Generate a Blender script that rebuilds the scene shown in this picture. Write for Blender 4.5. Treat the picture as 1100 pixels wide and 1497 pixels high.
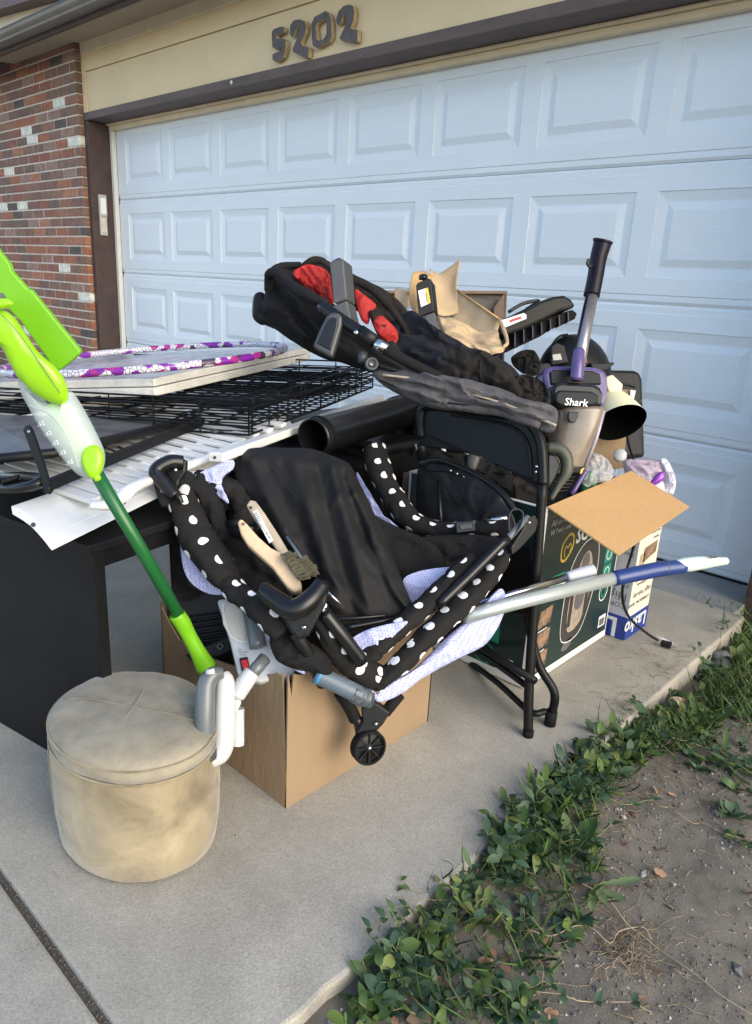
import bpy, bmesh, math, random
from mathutils import Vector as V, Matrix, noise
R0 = random.Random(7)
scene = bpy.context.scene
for o in list(bpy.data.objects): bpy.data.objects.remove(o)
C = scene.collection

# ------------------------------------------------------------------ camera
CP = V((5.5975, -3.0647, 1.0923))
yaw, pitch, roll = -0.7352, -0.3015, 0.0529
FW = V((math.sin(yaw)*math.cos(pitch), math.cos(yaw)*math.cos(pitch), math.sin(pitch)))
r0 = V((math.cos(yaw), -math.sin(yaw), 0)); u0 = r0.cross(FW)
RT = r0*math.cos(roll)+u0*math.sin(roll); UP = -r0*math.sin(roll)+u0*math.cos(roll)
FOC = 1066.66
cd = bpy.data.cameras.new('camera'); cam = bpy.data.objects.new('camera', cd); C.objects.link(cam)
cd.sensor_fit = 'VERTICAL'; cd.sensor_height = 36; cd.lens = 36*FOC/1497; cd.shift_y = -2.5/1497
cd.clip_start = .05; cd.clip_end = 2000
cam.matrix_world = Matrix(((RT.x, UP.x, -FW.x, CP.x), (RT.y, UP.y, -FW.y, CP.y), (RT.z, UP.z, -FW.z, CP.z), (0, 0, 0, 1)))
scene.camera = cam
# ------------------------------------------------------------------ sky, sun, exposure
SUN_AZ, SUN_EL = 95.0, 27.0          # azimuth clockwise from +Y
w = bpy.data.worlds.new('World'); scene.world = w; w.use_nodes = True
nt = w.node_tree; bg = nt.nodes['Background']
sky = nt.nodes.new('ShaderNodeTexSky'); sky.sky_type = 'NISHITA'; sky.sun_disc = False
sky.sun_elevation = math.radians(SUN_EL); sky.sun_rotation = math.radians(SUN_AZ)
sky.air_density = 1.0; sky.dust_density = 1.0; sky.ozone_density = 1.1
nt.links.new(sky.outputs[0], bg.inputs[0]); bg.inputs[1].default_value = 0.15
sd = bpy.data.lights.new('sun', 'SUN'); so = bpy.data.objects.new('sun', sd); C.objects.link(so)
sd.energy = 1.15; sd.angle = math.radians(50); sd.color = (1, .87, .66)
a, e = math.radians(SUN_AZ), math.radians(SUN_EL)
sdir = V((math.sin(a)*math.cos(e), math.cos(a)*math.cos(e), math.sin(e)))
so.rotation_euler = sdir.to_track_quat('Z', 'Y').to_euler(); so.location = (8, -4, 6)
vs = scene.view_settings; vs.view_transform = 'Standard'; vs.look = 'None'; vs.gamma = 1; vs.use_curve_mapping = False
vs.exposure = 1.38
scene.cycles.max_bounces = 8; scene.cycles.transparent_max_bounces = 12

# ------------------------------------------------------------------ points
def ray(px, py): return FW + RT*((px-550)/FOC) - UP*((py-746)/FOC)
def P(px, py, d): return CP + ray(px, py)*d
def PZ(px, py, z): r = ray(px, py); return CP + r*((z-CP.z)/r.z)
def PY(px, py, y): r = ray(px, py); return CP + r*((y-CP.y)/r.y)
def PX(px, py, x): r = ray(px, py); return CP + r*((x-CP.x)/r.x)
def proj(p):
    d = p-CP; z = d.dot(FW); return 550+FOC*d.dot(RT)/z, 746-FOC*d.dot(UP)/z
def pts(l, d=None):
    "list of (x,y) or (x,y,d)"
    return [P(q[0], q[1], q[2] if len(q) > 2 else d) for q in l]
def lin(x0, d0, x1, d1): return lambda x, y: d0+(d1-d0)*(x-x0)/(x1-x0)
def liny(y0, d0, y1, d1): return lambda x, y: d0+(d1-d0)*(y-y0)/(y1-y0)

# ------------------------------------------------------------------ materials
M = {}
def mat(name, col, rough=.6, metal=0, var=.0, vscale=8, bump=0, bscale=60, spec=.5, trans=0, alpha=1, col2=None, detail=4, stretch=None, rand=0, sheen=0, coat=0, emis=None):
    if name in M: return M[name]
    m = bpy.data.materials.new(name); m.use_nodes = True; n = m.node_tree; b = n.nodes['Principled BSDF']
    b.inputs['Roughness'].default_value = rough; b.inputs['Metallic'].default_value = metal
    b.inputs['Specular IOR Level'].default_value = spec; b.inputs['Transmission Weight'].default_value = trans
    b.inputs['Alpha'].default_value = alpha; b.inputs['Sheen Weight'].default_value = sheen; b.inputs['Coat Weight'].default_value = coat
    c = (*col, 1); b.inputs['Base Color'].default_value = c
    tc = n.nodes.new('ShaderNodeTexCoord'); src = tc.outputs['Object']
    if stretch:
        mp = n.nodes.new('ShaderNodeMapping'); mp.inputs['Scale'].default_value = stretch; n.links.new(src, mp.inputs[0]); src = mp.outputs[0]
    if var or col2:
        t = n.nodes.new('ShaderNodeTexNoise'); t.inputs['Scale'].default_value = vscale; t.inputs['Detail'].default_value = detail; t.inputs['Roughness'].default_value = .65
        n.links.new(src, t.inputs['Vector'])
        r = n.nodes.new('ShaderNodeValToRGB'); r.color_ramp.elements[0].position = .32; r.color_ramp.elements[1].position = .68
        if col2: ca, cb = col, col2
        else: ca, cb = [x*(1-var) for x in col], [min(1, x*(1+var)) for x in col]
        r.color_ramp.elements[0].color = (*ca, 1); r.color_ramp.elements[1].color = (*cb, 1)
        n.links.new(t.outputs['Fac'], r.inputs[0]); n.links.new(r.outputs[0], b.inputs['Base Color'])
        rr = n.nodes.new('ShaderNodeMapRange'); rr.inputs['To Min'].default_value = max(0, rough-.08); rr.inputs['To Max'].default_value = min(1, rough+.1)
        n.links.new(t.outputs['Fac'], rr.inputs[0]); n.links.new(rr.outputs[0], b.inputs['Roughness'])
    if bump:
        t2 = n.nodes.new('ShaderNodeTexNoise'); t2.inputs['Scale'].default_value = bscale; t2.inputs['Detail'].default_value = 5; n.links.new(src, t2.inputs['Vector'])
        bp = n.nodes.new('ShaderNodeBump'); bp.inputs['Strength'].default_value = bump; bp.inputs['Distance'].default_value = .01
        n.links.new(t2.outputs['Fac'], bp.inputs['Height']); n.links.new(bp.outputs[0], b.inputs['Normal'])
    M[name] = m; return m
def nodes(m): return m.node_tree, m.node_tree.nodes['Principled BSDF']

mat('door_white', (.70, .735, .765), .5, bump=.22, bscale=80, stretch=(1, 1, 2.6), var=.03, vscale=1.6)
mat('cream_paint', (.72, .565, .345), .75, bump=.25, bscale=120, var=.05, vscale=2.5)
mat('cream_trim', (.70, .58, .40), .65, bump=.2, bscale=40, var=.07, vscale=6)
mat('white_trim', (.66, .64, .57), .6, var=.05, vscale=10, bump=.1)
mat('brown_paint', (.060, .034, .027), .6, bump=.3, bscale=50, var=.25, vscale=9)
mat('brown_beam', (.115, .082, .074), .7, bump=.5, bscale=60, var=.2, vscale=14, stretch=(.3, 1, 1))
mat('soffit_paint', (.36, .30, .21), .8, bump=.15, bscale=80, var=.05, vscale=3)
mat('gutter_metal', (.20, .18, .155), .4, var=.12, vscale=4, metal=.1)
mat('gutter_dark', (.045, .045, .05), .5, var=.1)
mat('mortar', (.62, .54, .46), .95, bump=.6, bscale=150, var=.15, vscale=25)
mat('black_plastic', (.008, .0082, .009), .45, spec=.28, bump=.08, bscale=300, var=.25, vscale=14)
mat('black_gloss', (.007, .007, .008), .3, spec=.4, var=.2, vscale=12)
mat('black_rough', (.008, .008, .0085), .8, spec=.2, bump=.3, bscale=120, var=.3, vscale=10)
mat('grey_plastic', (.045, .048, .052), .45, var=.15, vscale=10)
mat('black_paint_metal', (.0055, .0055, .006), .4, spec=.22, var=.25, vscale=25, bump=.05, bscale=200)
mat('black_cloth', (.012, .0115, .012), .85, bump=.35, bscale=25, var=.35, vscale=6, spec=.2)
mat('cover_cloth', (.0085, .008, .0085), .72, bump=.6, bscale=14, var=.3, vscale=5, spec=.3)
mat('navy_cloth', (.014, .015, .021), .85, bump=.3, bscale=30, var=.25, vscale=8, spec=.2)
mat('grey_cloth', (.065, .062, .066), .9, bump=.6, bscale=60, col2=(.12, .113, .115), vscale=8, spec=.15)
mat('brown_cloth', (.026, .022, .019), .9, bump=.5, bscale=35, col2=(.013, .012, .012), vscale=7, spec=.15)
mat('red_cloth', (.36, .012, .008), .7, bump=.3, bscale=30, var=.25, vscale=8)
mat('cardboard', (.26, .178, .104), .85, bump=.2, bscale=26, var=.045, vscale=5, stretch=(2.5, 2.5, .9))
mat('cardboard_flap', (.48, .29, .125), .85, bump=.12, bscale=90, var=.10, vscale=160)
mat('kraft', (.44, .32, .19), .8, bump=.35, bscale=18, var=.12, vscale=10)
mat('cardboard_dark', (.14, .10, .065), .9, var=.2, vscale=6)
mat('white_plastic', (.50, .50, .49), .3, var=.03, vscale=6)
mat('pearl_plastic', (.50, .51, .53), .35, var=.03, vscale=6)
mat('steel_grey_plastic', (.105, .118, .125), .28, var=.08, vscale=8)
mat('white_wood', (.70, .70, .68), .38, var=.05, vscale=5, bump=.06, bscale=40)
mat('board_paint', (.60, .58, .53), .6, var=.12, vscale=12, bump=.35, bscale=60)
mat('board_top', (.30, .31, .34), .22, col2=(.52, .53, .57), vscale=14, bump=.3, bscale=22)
mat('desk_black', (.006, .006, .007), .5, spec=.22, var=.5, vscale=6, bump=.03, bscale=80)
mat('lime', (.15, .40, .008), .38, bump=.04, bscale=250, var=.06, vscale=5)
mat('lime_bright', (.26, .54, .010), .3, var=.04, vscale=5)
mat('pole_green', (.008, .10, .022), .32, var=.1, vscale=5)
mat('chrome', (.62, .62, .62), .16, metal=1)
mat('silver_paint', (.52, .57, .56), .35, metal=.55, var=.04)
mat('blue_plastic', (.018, .042, .17), .35, var=.1, vscale=10)
mat('mint_white', (.60, .70, .62), .35, var=.03)
mat('wood_light', (.62, .45, .28), .7, bump=.25, bscale=30, var=.12, vscale=20, stretch=(1, 1, .3))
mat('wood_grey', (.40, .33, .24), .7, bump=.25, bscale=30, var=.15, vscale=20)
mat('bristle', (.11, .10, .06), .8, var=.3, vscale=90)
mat('dark_wood', (.035, .030, .028), .6, bump=.4, bscale=40, col2=(.11, .09, .07), vscale=10, stretch=(.4, 1, 2))
mat('brown_wood', (.12, .07, .04), .6, bump=.4, bscale=40, col2=(.2, .13, .075), vscale=10)
mat('purple_plastic', (.10, .07, .20), .25, var=.1)
mat('grip_purple', (.006, .003, .010), .4, spec=.25, var=.1)
mat('cup_smoke', (.15, .12, .095), .18, col2=(.30, .24, .185), vscale=7, alpha=.85, trans=.1, coat=.3)
mat('olive', (.055, .06, .042), .5, var=.15)
mat('shade_cream', (.78, .72, .47), .7, var=.05, vscale=15)
mat('shade_inner', (.003, .003, .003), .9, spec=.0)
mat('label_white', (.75, .75, .75), .5)
mat('print_black', (.02, .02, .02), .5)
mat('label_yellow', (.75, .45, .03), .5)
mat('label_red', (.55, .03, .03), .5)
mat('switch_red', (.55, .012, .015), .25)
mat('green_card', (.004, .018, .018), .35, var=.15, vscale=3, coat=.2)
mat('teal_print', (.012, .18, .13), .4)
mat('gold_print', (.50, .36, .06), .4)
mat('pale_print', (.62, .66, .64), .5)
mat('seat_beige', (.30, .25, .20), .6, var=.25, vscale=40)
mat('seat_dark', (.035, .032, .032), .5, var=.2)
mat('photo_print', (.35, .22, .14), .5, col2=(.05, .035, .03), vscale=45)
mat('photo_pale', (.6, .5, .36), .5, col2=(.2, .13, .08), vscale=60)
mat('white_card', (.70, .68, .64), .6, var=.04)
mat('lasko_grey', (.42, .43, .47), .5, var=.03)
mat('lasko_cream', (.70, .64, .53), .5, var=.03)
mat('lasko_blue', (.012, .035, .24), .4)
mat('print_grey', (.10, .10, .11), .5)
mat('bag_clear', (.60, .60, .60), .15, alpha=.42, bump=.9, bscale=35)
mat('bag_green', (.03, .16, .07), .3, var=.3, vscale=20)
mat('bag_pink', (.50, .40, .48), .2, bump=.9, bscale=35, var=.15, vscale=18, alpha=.75)
mat('bag_white', (.66, .65, .70), .4, bump=.6, bscale=40)
mat('purple_film', (.22, .03, .38), .25, var=.3, vscale=40)
mat('tray_grey', (.035, .038, .045), .35, col2=(.16, .16, .165), vscale=7, detail=8)  # noise mottles dark and lighter grey
mat('tube_blue', (.10, .13, .16), .4, var=.12)
mat('tape_blue', (.05, .22, .42), .4)
mat('tube_end', (.035, .04, .05), .35, col2=(.10, .11, .12), vscale=50)
mat('leaf_a', (.050, .105, .040), .5, rand=1)
mat('leaf_b', (.085, .135, .035), .5)
mat('leaf_blue', (.050, .098, .058), .5)
mat('stem', (.17, .20, .075), .6)
mat('dry_stem', (.26, .19, .11), .8)
mat('dry_leaf', (.21, .12, .065), .8, var=.4, vscale=60)
mat('pebble', (.26, .245, .22), .85, var=.3, vscale=40, bump=.4)
mat('petal_pink', (.40, .07, .13), .6)

for nm_, ca, cb in (('leaf_a', (.026, .058, .018), (.085, .135, .036)), ('leaf_b', (.065, .105, .025), (.15, .18, .055)), ('leaf_blue', (.026, .058, .032), (.078, .122, .062)), ('leaf_pale', (.16, .22, .09), (.22, .28, .12)), ('dry_leaf', (.13, .07, .04), (.33, .21, .13)), ('dry_stem', (.16, .11, .07), (.42, .33, .22)), ('pebble', (.13, .115, .10), (.42, .39, .36))):
    if nm_ not in M: mat(nm_, ca, .55)
    n, b = nodes(M[nm_]); g = n.nodes.new('ShaderNodeNewGeometry'); r = n.nodes.new('ShaderNodeValToRGB'); r.color_ramp.elements[0].color = (*ca, 1); r.color_ramp.elements[1].color = (*cb, 1)
    b.inputs['Specular IOR Level'].default_value = .25
    n.links.new(g.outputs['Random Per Island'], r.inputs[0]); n.links.new(r.outputs[0], b.inputs['Base Color'])
# bricks: colour chosen per brick, some whitewashed
def brick_mat():
    m = bpy.data.materials.new('brick_clay'); m.use_nodes = True; n, b = nodes(m)
    oi = n.nodes.new('ShaderNodeObjectInfo'); r = n.nodes.new('ShaderNodeValToRGB'); r.color_ramp.interpolation = 'CONSTANT'
    cols = [(0, (.15, .062, .042)), (.14, (.12, .066, .05)), (.28, (.195, .078, .045)), (.42, (.13, .076, .054)), (.55, (.165, .085, .055)), (.66, (.098, .064, .050)), (.75, (.22, .10, .06)), (.84, (.060, .048, .042)), (.90, (.17, .11, .085)), (.955, (.42, .41, .35))]
    el = r.color_ramp.elements
    el[0].position = 0; el[0].color = (*cols[0][1], 1); el[1].position = cols[1][0]; el[1].color = (*cols[1][1], 1)
    for p, c in cols[2:]: q = el.new(p); q.color = (*c, 1)
    n.links.new(oi.outputs['Random'], r.inputs[0])
    tc = n.nodes.new('ShaderNodeTexCoord'); ad = n.nodes.new('ShaderNodeVectorMath'); ad.operation = 'ADD'
    n.links.new(tc.outputs['Object'], ad.inputs[0]); n.links.new(oi.outputs['Location'], ad.inputs[1])
    t = n.nodes.new('ShaderNodeTexNoise'); t.inputs['Scale'].default_value = 35; t.inputs['Detail'].default_value = 6; n.links.new(ad.outputs[0], t.inputs['Vector'])
    mp = n.nodes.new('ShaderNodeMapRange'); mp.inputs['From Min'].default_value = .3; mp.inputs['From Max'].default_value = .7; mp.inputs['To Min'].default_value = 1.15; mp.inputs['To Max'].default_value = 1.9
    n.links.new(t.outputs['Fac'], mp.inputs[0])
    hs = n.nodes.new('ShaderNodeHueSaturation'); hs.inputs['Saturation'].default_value = 1.02; n.links.new(r.outputs[0], hs.inputs['Color']); n.links.new(mp.outputs[0], hs.inputs['Value']); n.links.new(hs.outputs[0], b.inputs['Base Color'])
    b.inputs['Roughness'].default_value = .85
    bp = n.nodes.new('ShaderNodeBump'); bp.inputs['Strength'].default_value = .6; bp.inputs['Distance'].default_value = .006; n.links.new(t.outputs['Fac'], bp.inputs['Height']); n.links.new(bp.outputs[0], b.inputs['Normal'])
    M['brick_clay'] = m
brick_mat()
def concrete(name, base=.33, tint=(1.0, .955, .89)):
    m = bpy.data.materials.new(name); m.use_nodes = True; n, b = nodes(m); L = n.links
    tc = n.nodes.new('ShaderNodeTexCoord')
    def nz(s, d=5, rg=.6):
        t = n.nodes.new('ShaderNodeTexNoise'); t.inputs['Scale'].default_value = s; t.inputs['Detail'].default_value = d; t.inputs['Roughness'].default_value = rg; L.new(tc.outputs['Object'], t.inputs['Vector']); return t.outputs['Fac']
    def mr(x, a, b_, c, d):
        k = n.nodes.new('ShaderNodeMapRange'); k.inputs['From Min'].default_value = a; k.inputs['From Max'].default_value = b_; k.inputs['To Min'].default_value = c; k.inputs['To Max'].default_value = d; L.new(x, k.inputs[0]); return k.outputs[0]
    def mul(x, y):
        k = n.nodes.new('ShaderNodeMath'); k.operation = 'MULTIPLY'; L.new(x, k.inputs[0]); L.new(y, k.inputs[1]); return k.outputs[0]
    big, mid, fine, sp = nz(1.6), nz(9, 6), nz(260, 3), nz(620, 2)
    v = mul(mul(mr(big, .3, .7, .80, 1.12), mr(mid, .3, .7, .88, 1.08)), mul(mr(fine, .3, .7, .80, 1.18), mr(sp, .35, .7, .86, 1.12)))
    vo = n.nodes.new('ShaderNodeTexVoronoi'); vo.inputs['Scale'].default_value = 28; L.new(tc.outputs['Object'], vo.inputs['Vector'])
    v = mul(v, mr(vo.outputs['Distance'], .0, .06, .72, 1.0))
    st = nz(3.1, 3, .5); v = mul(v, mr(st, .64, .74, 1.0, .80))
    cc = n.nodes.new('ShaderNodeCombineColor')
    for i, k in enumerate(tint):
        q = n.nodes.new('ShaderNodeMath'); q.operation = 'MULTIPLY'; q.inputs[1].default_value = base*k; L.new(v, q.inputs[0]); L.new(q.outputs[0], cc.inputs[i])
    L.new(cc.outputs[0], b.inputs['Base Color']); b.inputs['Roughness'].default_value = .9
    bp = n.nodes.new('ShaderNodeBump'); bp.inputs['Strength'].default_value = .35; bp.inputs['Distance'].default_value = .003; L.new(fine, bp.inputs['Height']); L.new(bp.outputs[0], b.inputs['Normal'])
    M[name] = m; return m
concrete('concrete', .37, (1.0, .93, .785)); concrete('concrete_old', .29, (.97, .97, .95)); concrete('dirt', .16, (1.0, .885, .71)); concrete('joint_dirt', .10, (1, .85, .68))
def dots(name, base=(.013, .012, .0115), dot=(.80, .79, .78), pitch=.085, rad=.0165):
    "printed polka dots in UV metres, staggered rows with a little jitter"
    m = bpy.data.materials.new(name); m.use_nodes = True; n, b = nodes(m); L = n.links
    uv = n.nodes.new('ShaderNodeUVMap'); mp = n.nodes.new('ShaderNodeMapping'); mp.inputs['Scale'].default_value = (1/pitch, 1/pitch, 1); L.new(uv.outputs[0], mp.inputs[0])
    vo = n.nodes.new('ShaderNodeTexVoronoi'); vo.voronoi_dimensions = '2D'; vo.inputs['Scale'].default_value = 1; vo.inputs['Randomness'].default_value = .14; L.new(mp.outputs[0], vo.inputs['Vector'])
    lt = n.nodes.new('ShaderNodeMath'); lt.operation = 'LESS_THAN'; lt.inputs[1].default_value = rad/pitch; L.new(vo.outputs['Distance'], lt.inputs[0])
    mx = n.nodes.new('ShaderNodeMix'); mx.data_type = 'RGBA'; mx.inputs[6].default_value = (*base, 1); mx.inputs[7].default_value = (*dot, 1); L.new(lt.outputs[0], mx.inputs[0]); L.new(mx.outputs[2], b.inputs['Base Color'])
    b.inputs['Roughness'].default_value = .8; b.inputs['Specular IOR Level'].default_value = .2
    tc = n.nodes.new('ShaderNodeTexCoord'); t = n.nodes.new('ShaderNodeTexNoise'); t.inputs['Scale'].default_value = 28; L.new(tc.outputs['Object'], t.inputs['Vector'])
    bp = n.nodes.new('ShaderNodeBump'); bp.inputs['Strength'].default_value = .35; bp.inputs['Distance'].default_value = .01; L.new(t.outputs['Fac'], bp.inputs['Height']); L.new(bp.outputs[0], b.inputs['Normal'])
    M[name] = m
dots('polka', pitch=.056, rad=.0102)
def netting(name, col=(.44, .47, .74)):
    m = bpy.data.materials.new(name); m.use_nodes = True; n, b = nodes(m); L = n.links
    tc = n.nodes.new('ShaderNodeTexCoord'); vo = n.nodes.new('ShaderNodeTexVoronoi'); vo.inputs['Scale'].default_value = 210; vo.inputs['Randomness'].default_value = .05; L.new(tc.outputs['Object'], vo.inputs['Vector'])
    mr = n.nodes.new('ShaderNodeMapRange'); mr.inputs['From Min'].default_value = .2; mr.inputs['From Max'].default_value = .42; mr.inputs['To Min'].default_value = .25; mr.inputs['To Max'].default_value = 1; L.new(vo.outputs['Distance'], mr.inputs[0]); L.new(mr.outputs[0], b.inputs['Alpha'])
    b.inputs['Base Color'].default_value = (*col, 1); b.inputs['Roughness'].default_value = .7; M[name] = m
netting('netting')
def hoopmat():
    m = bpy.data.materials.new('hoop_print'); m.use_nodes = True; n, b = nodes(m); L = n.links
    uv = n.nodes.new('ShaderNodeUVMap')
    vo = n.nodes.new('ShaderNodeTexVoronoi'); vo.voronoi_dimensions = '2D'; vo.inputs['Scale'].default_value = 42; L.new(uv.outputs[0], vo.inputs['Vector'])
    r = n.nodes.new('ShaderNodeValToRGB'); r.color_ramp.interpolation = 'CONSTANT'; el = r.color_ramp.elements
    el[0].color = (.20, .012, .32, 1); el[1].position = .30; el[1].color = (.62, .60, .66, 1)
    for p, c in ((.72, (.38, .02, .22)), (.80, (.05, .03, .06)), (.86, (.55, .56, .60))): q = el.new(p); q.color = (*c, 1)
    sx = n.nodes.new('ShaderNodeSeparateColor'); L.new(vo.outputs['Color'], sx.inputs[0]); L.new(sx.outputs[0], r.inputs[0])
    v2 = n.nodes.new('ShaderNodeTexVoronoi'); v2.voronoi_dimensions = '2D'; v2.feature = 'DISTANCE_TO_EDGE'; v2.inputs['Scale'].default_value = 80; L.new(uv.outputs[0], v2.inputs['Vector'])
    lt = n.nodes.new('ShaderNodeMath'); lt.operation = 'LESS_THAN'; lt.inputs[1].default_value = .07; L.new(v2.outputs['Distance'], lt.inputs[0])
    mx = n.nodes.new('ShaderNodeMix'); mx.data_type = 'RGBA'; mx.inputs[7].default_value = (.06, .03, .07, 1); L.new(r.outputs[0], mx.inputs[6]); L.new(lt.outputs[0], mx.inputs[0])
    L.new(mx.outputs[2], b.inputs['Base Color']); b.inputs['Roughness'].default_value = .3; M['hoop_print'] = m
hoopmat()
def weave(m):
    n, b = nodes(m); L = n.links; old = b.inputs['Normal'].links[0].from_node; tc = n.nodes.new('ShaderNodeTexCoord')
    t = n.nodes.new('ShaderNodeTexNoise'); t.inputs['Scale'].default_value = 500; t.inputs['Detail'].default_value = 2; L.new(tc.outputs['Object'], t.inputs['Vector'])
    bp = n.nodes.new('ShaderNodeBump'); bp.inputs['Strength'].default_value = .35; bp.inputs['Distance'].default_value = .002; L.new(t.outputs['Fac'], bp.inputs['Height']); L.new(old.outputs[0], bp.inputs['Normal']); L.new(bp.outputs[0], b.inputs['Normal'])
for k_ in ('black_cloth', 'navy_cloth', 'grey_cloth', 'brown_cloth', 'cover_cloth', 'red_cloth', 'polka', 'kraft'): weave(M[k_])
def suede():
    m = bpy.data.materials.new('suede'); m.use_nodes = True; n, b = nodes(m); L = n.links
    tc = n.nodes.new('ShaderNodeTexCoord')
    t = n.nodes.new('ShaderNodeTexNoise'); t.inputs['Scale'].default_value = 7; t.inputs['Detail'].default_value = 7; t.inputs['Roughness'].default_value = .6; t.inputs['Distortion'].default_value = .8; L.new(tc.outputs['Object'], t.inputs['Vector'])
    r = n.nodes.new('ShaderNodeValToRGB'); r.color_ramp.elements[0].position = .3; r.color_ramp.elements[0].color = (.135, .105, .06, 1); r.color_ramp.elements[1].position = .72; r.color_ramp.elements[1].color = (.39, .32, .20, 1); L.new(t.outputs['Fac'], r.inputs[0])
    L.new(r.outputs[0], b.inputs['Base Color']); b.inputs['Roughness'].default_value = .95; b.inputs['Sheen Weight'].default_value = .3
    t2 = n.nodes.new('ShaderNodeTexNoise'); t2.inputs['Scale'].default_value = 14; t2.inputs['Detail'].default_value = 6; t2.inputs['Distortion'].default_value = 1.5; L.new(tc.outputs['Object'], t2.inputs['Vector'])
    bp = n.nodes.new('ShaderNodeBump'); bp.inputs['Strength'].default_value = .4; bp.inputs['Distance'].default_value = .012; L.new(t2.outputs['Fac'], bp.inputs['Height']); L.new(bp.outputs[0], b.inputs['Normal'])
    M['suede'] = m
suede()
m = mat('suede_top', (.115, .10, .07), .95, col2=(.30, .262, .19), vscale=9, detail=7, bump=.5, bscale=16, sheen=.3)
mat('bottle', (.60, .68, .66), .3, alpha=.5, var=.03, coat=.2)
mat('bottle_core', (.40, .62, .25), .4)

# ------------------------------------------------------------------ builders
WO = {}
def tag(o, label=None, cat=None, group=None, kind=None):
    if label: o['label'] = label
    if cat: o['category'] = cat
    if group: o['group'] = group
    if kind: o['kind'] = kind
    return o
def thing(name, label, cat, loc, group=None):
    o = bpy.data.objects.new(name, None); C.objects.link(o); o.location = loc; WO[o.name] = V(loc); o.empty_display_size = .05
    return tag(o, label, cat, group, 'thing')
def link(name, me, parent, org):
    o = bpy.data.objects.new(name, me); C.objects.link(o); WO[o.name] = V(org)
    if parent is not None: o.parent = parent; o.location = V(org)-WO[parent.name]
    else: o.location = org
    return o
def mk(name, verts, faces, m, parent=None, smooth=False, uvs=None, bevel=0, sub=0, org=None, mi=None, segs=2, solid=0):
    verts = [V(v) for v in verts]
    if org is None:
        xs = [v.x for v in verts]; ys = [v.y for v in verts]; zs = [v.z for v in verts]
        org = V(((min(xs)+max(xs))/2, (min(ys)+max(ys))/2, min(zs)))
    me = bpy.data.meshes.new(name); me.from_pydata([v-org for v in verts], [], faces)
    for x in (m if isinstance(m, (list, tuple)) else [m]): me.materials.append(M[x] if isinstance(x, str) else x)
    if uvs:
        ul = me.uv_layers.new(name='UVMap'); k = 0
        for pi, p in enumerate(me.polygons):
            for j, li in enumerate(p.loop_indices): ul.data[li].uv = uvs[pi][j]
    if mi:
        for p, i in zip(me.polygons, mi): p.material_index = i
    if smooth: me.polygons.foreach_set('use_smooth', [True]*len(me.polygons))
    me.update()
    o = link(name, me, parent, org)
    if not uvs:
        bm = bmesh.new(); bm.from_mesh(me); bmesh.ops.recalc_face_normals(bm, faces=bm.faces); bm.to_mesh(me); bm.free()
    if solid: s = o.modifiers.new('s', 'SOLIDIFY'); s.thickness = solid; s.offset = 0
    if bevel: b = o.modifiers.new('b', 'BEVEL'); b.width = bevel; b.segments = segs; b.limit_method = 'ANGLE'; b.angle_limit = math.radians(40)
    if sub: s = o.modifiers.new('u', 'SUBSURF'); s.levels = sub; s.render_levels = sub
    return o
BF = [(0, 1, 3, 2), (4, 6, 7, 5), (0, 4, 5, 1), (2, 3, 7, 6), (0, 2, 6, 4), (1, 5, 7, 3)]
def box(name, x0, x1, y0, y1, z0, z1, m, parent=None, bevel=0, **k):
    v = [(x, y, z) for x in (x0, x1) for y in (y0, y1) for z in (z0, z1)]
    return mk(name, v, BF, m, parent, bevel=bevel, **k)
def obox(name, o, a, b, c, m, parent=None, bevel=0, **k):
    "box from corner o with edge vectors a, b, c"
    v = [o+a*i+b*j+c*l for i in (0, 1) for j in (0, 1) for l in (0, 1)]
    return mk(name, v, BF, m, parent, bevel=bevel, **k)
def prism(name, poly, off, m, parent=None, bevel=0, mside=None, smooth=False, **k):
    n = len(poly); v = [V(p) for p in poly]+[V(p)+off for p in poly]
    f = [tuple(range(n)), tuple(range(2*n-1, n-1, -1))]+[(i, i+n, (i+1) % n+n, (i+1) % n) for i in range(n)]
    ms = [m, mside] if mside else m
    return mk(name, v, f, ms, parent, bevel=bevel, mi=[0, 0]+[1]*n if mside else None, smooth=smooth, **k)
def pprism(name, outline, d, thick, m, parent=None, bevel=.003, **k):
    "solid plate: outline in picture points at depth d (number or function), thick metres away from the viewer"
    df = d if callable(d) else (lambda x, y: d)
    poly = [P(x, y, df(x, y)) for x, y in outline]
    n = sum((poly[i].cross(poly[(i+1) % len(poly)]) for i in range(len(poly))), V((0, 0, 0)))
    c0 = poly[0]; n = V((0, 0, 0))
    for i in range(1, len(poly)-1): n += (poly[i]-c0).cross(poly[i+1]-c0)
    n.normalize()
    if n.dot(FW) < 0: n = -n
    return prism(name, poly, n*thick, m, parent, bevel=bevel, **k)
def crom(p, n, closed=False):
    out = []; N = len(p); rng = range(N if closed else N-1)
    for i in rng:
        a = p[(i-1) % N] if closed or i > 0 else p[i]*2-p[i+1]
        b, c = p[i], p[(i+1) % N]
        d = p[(i+2) % N] if closed or i+2 < N else c*2-b
        for k in range(n):
            t = k/n; out.append(.5*((2*b)+(c-a)*t+(2*a-5*b+4*c-d)*t*t+(3*b-a-3*c+d)*t**3))
    if not closed: out.append(p[-1])
    return out
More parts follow.
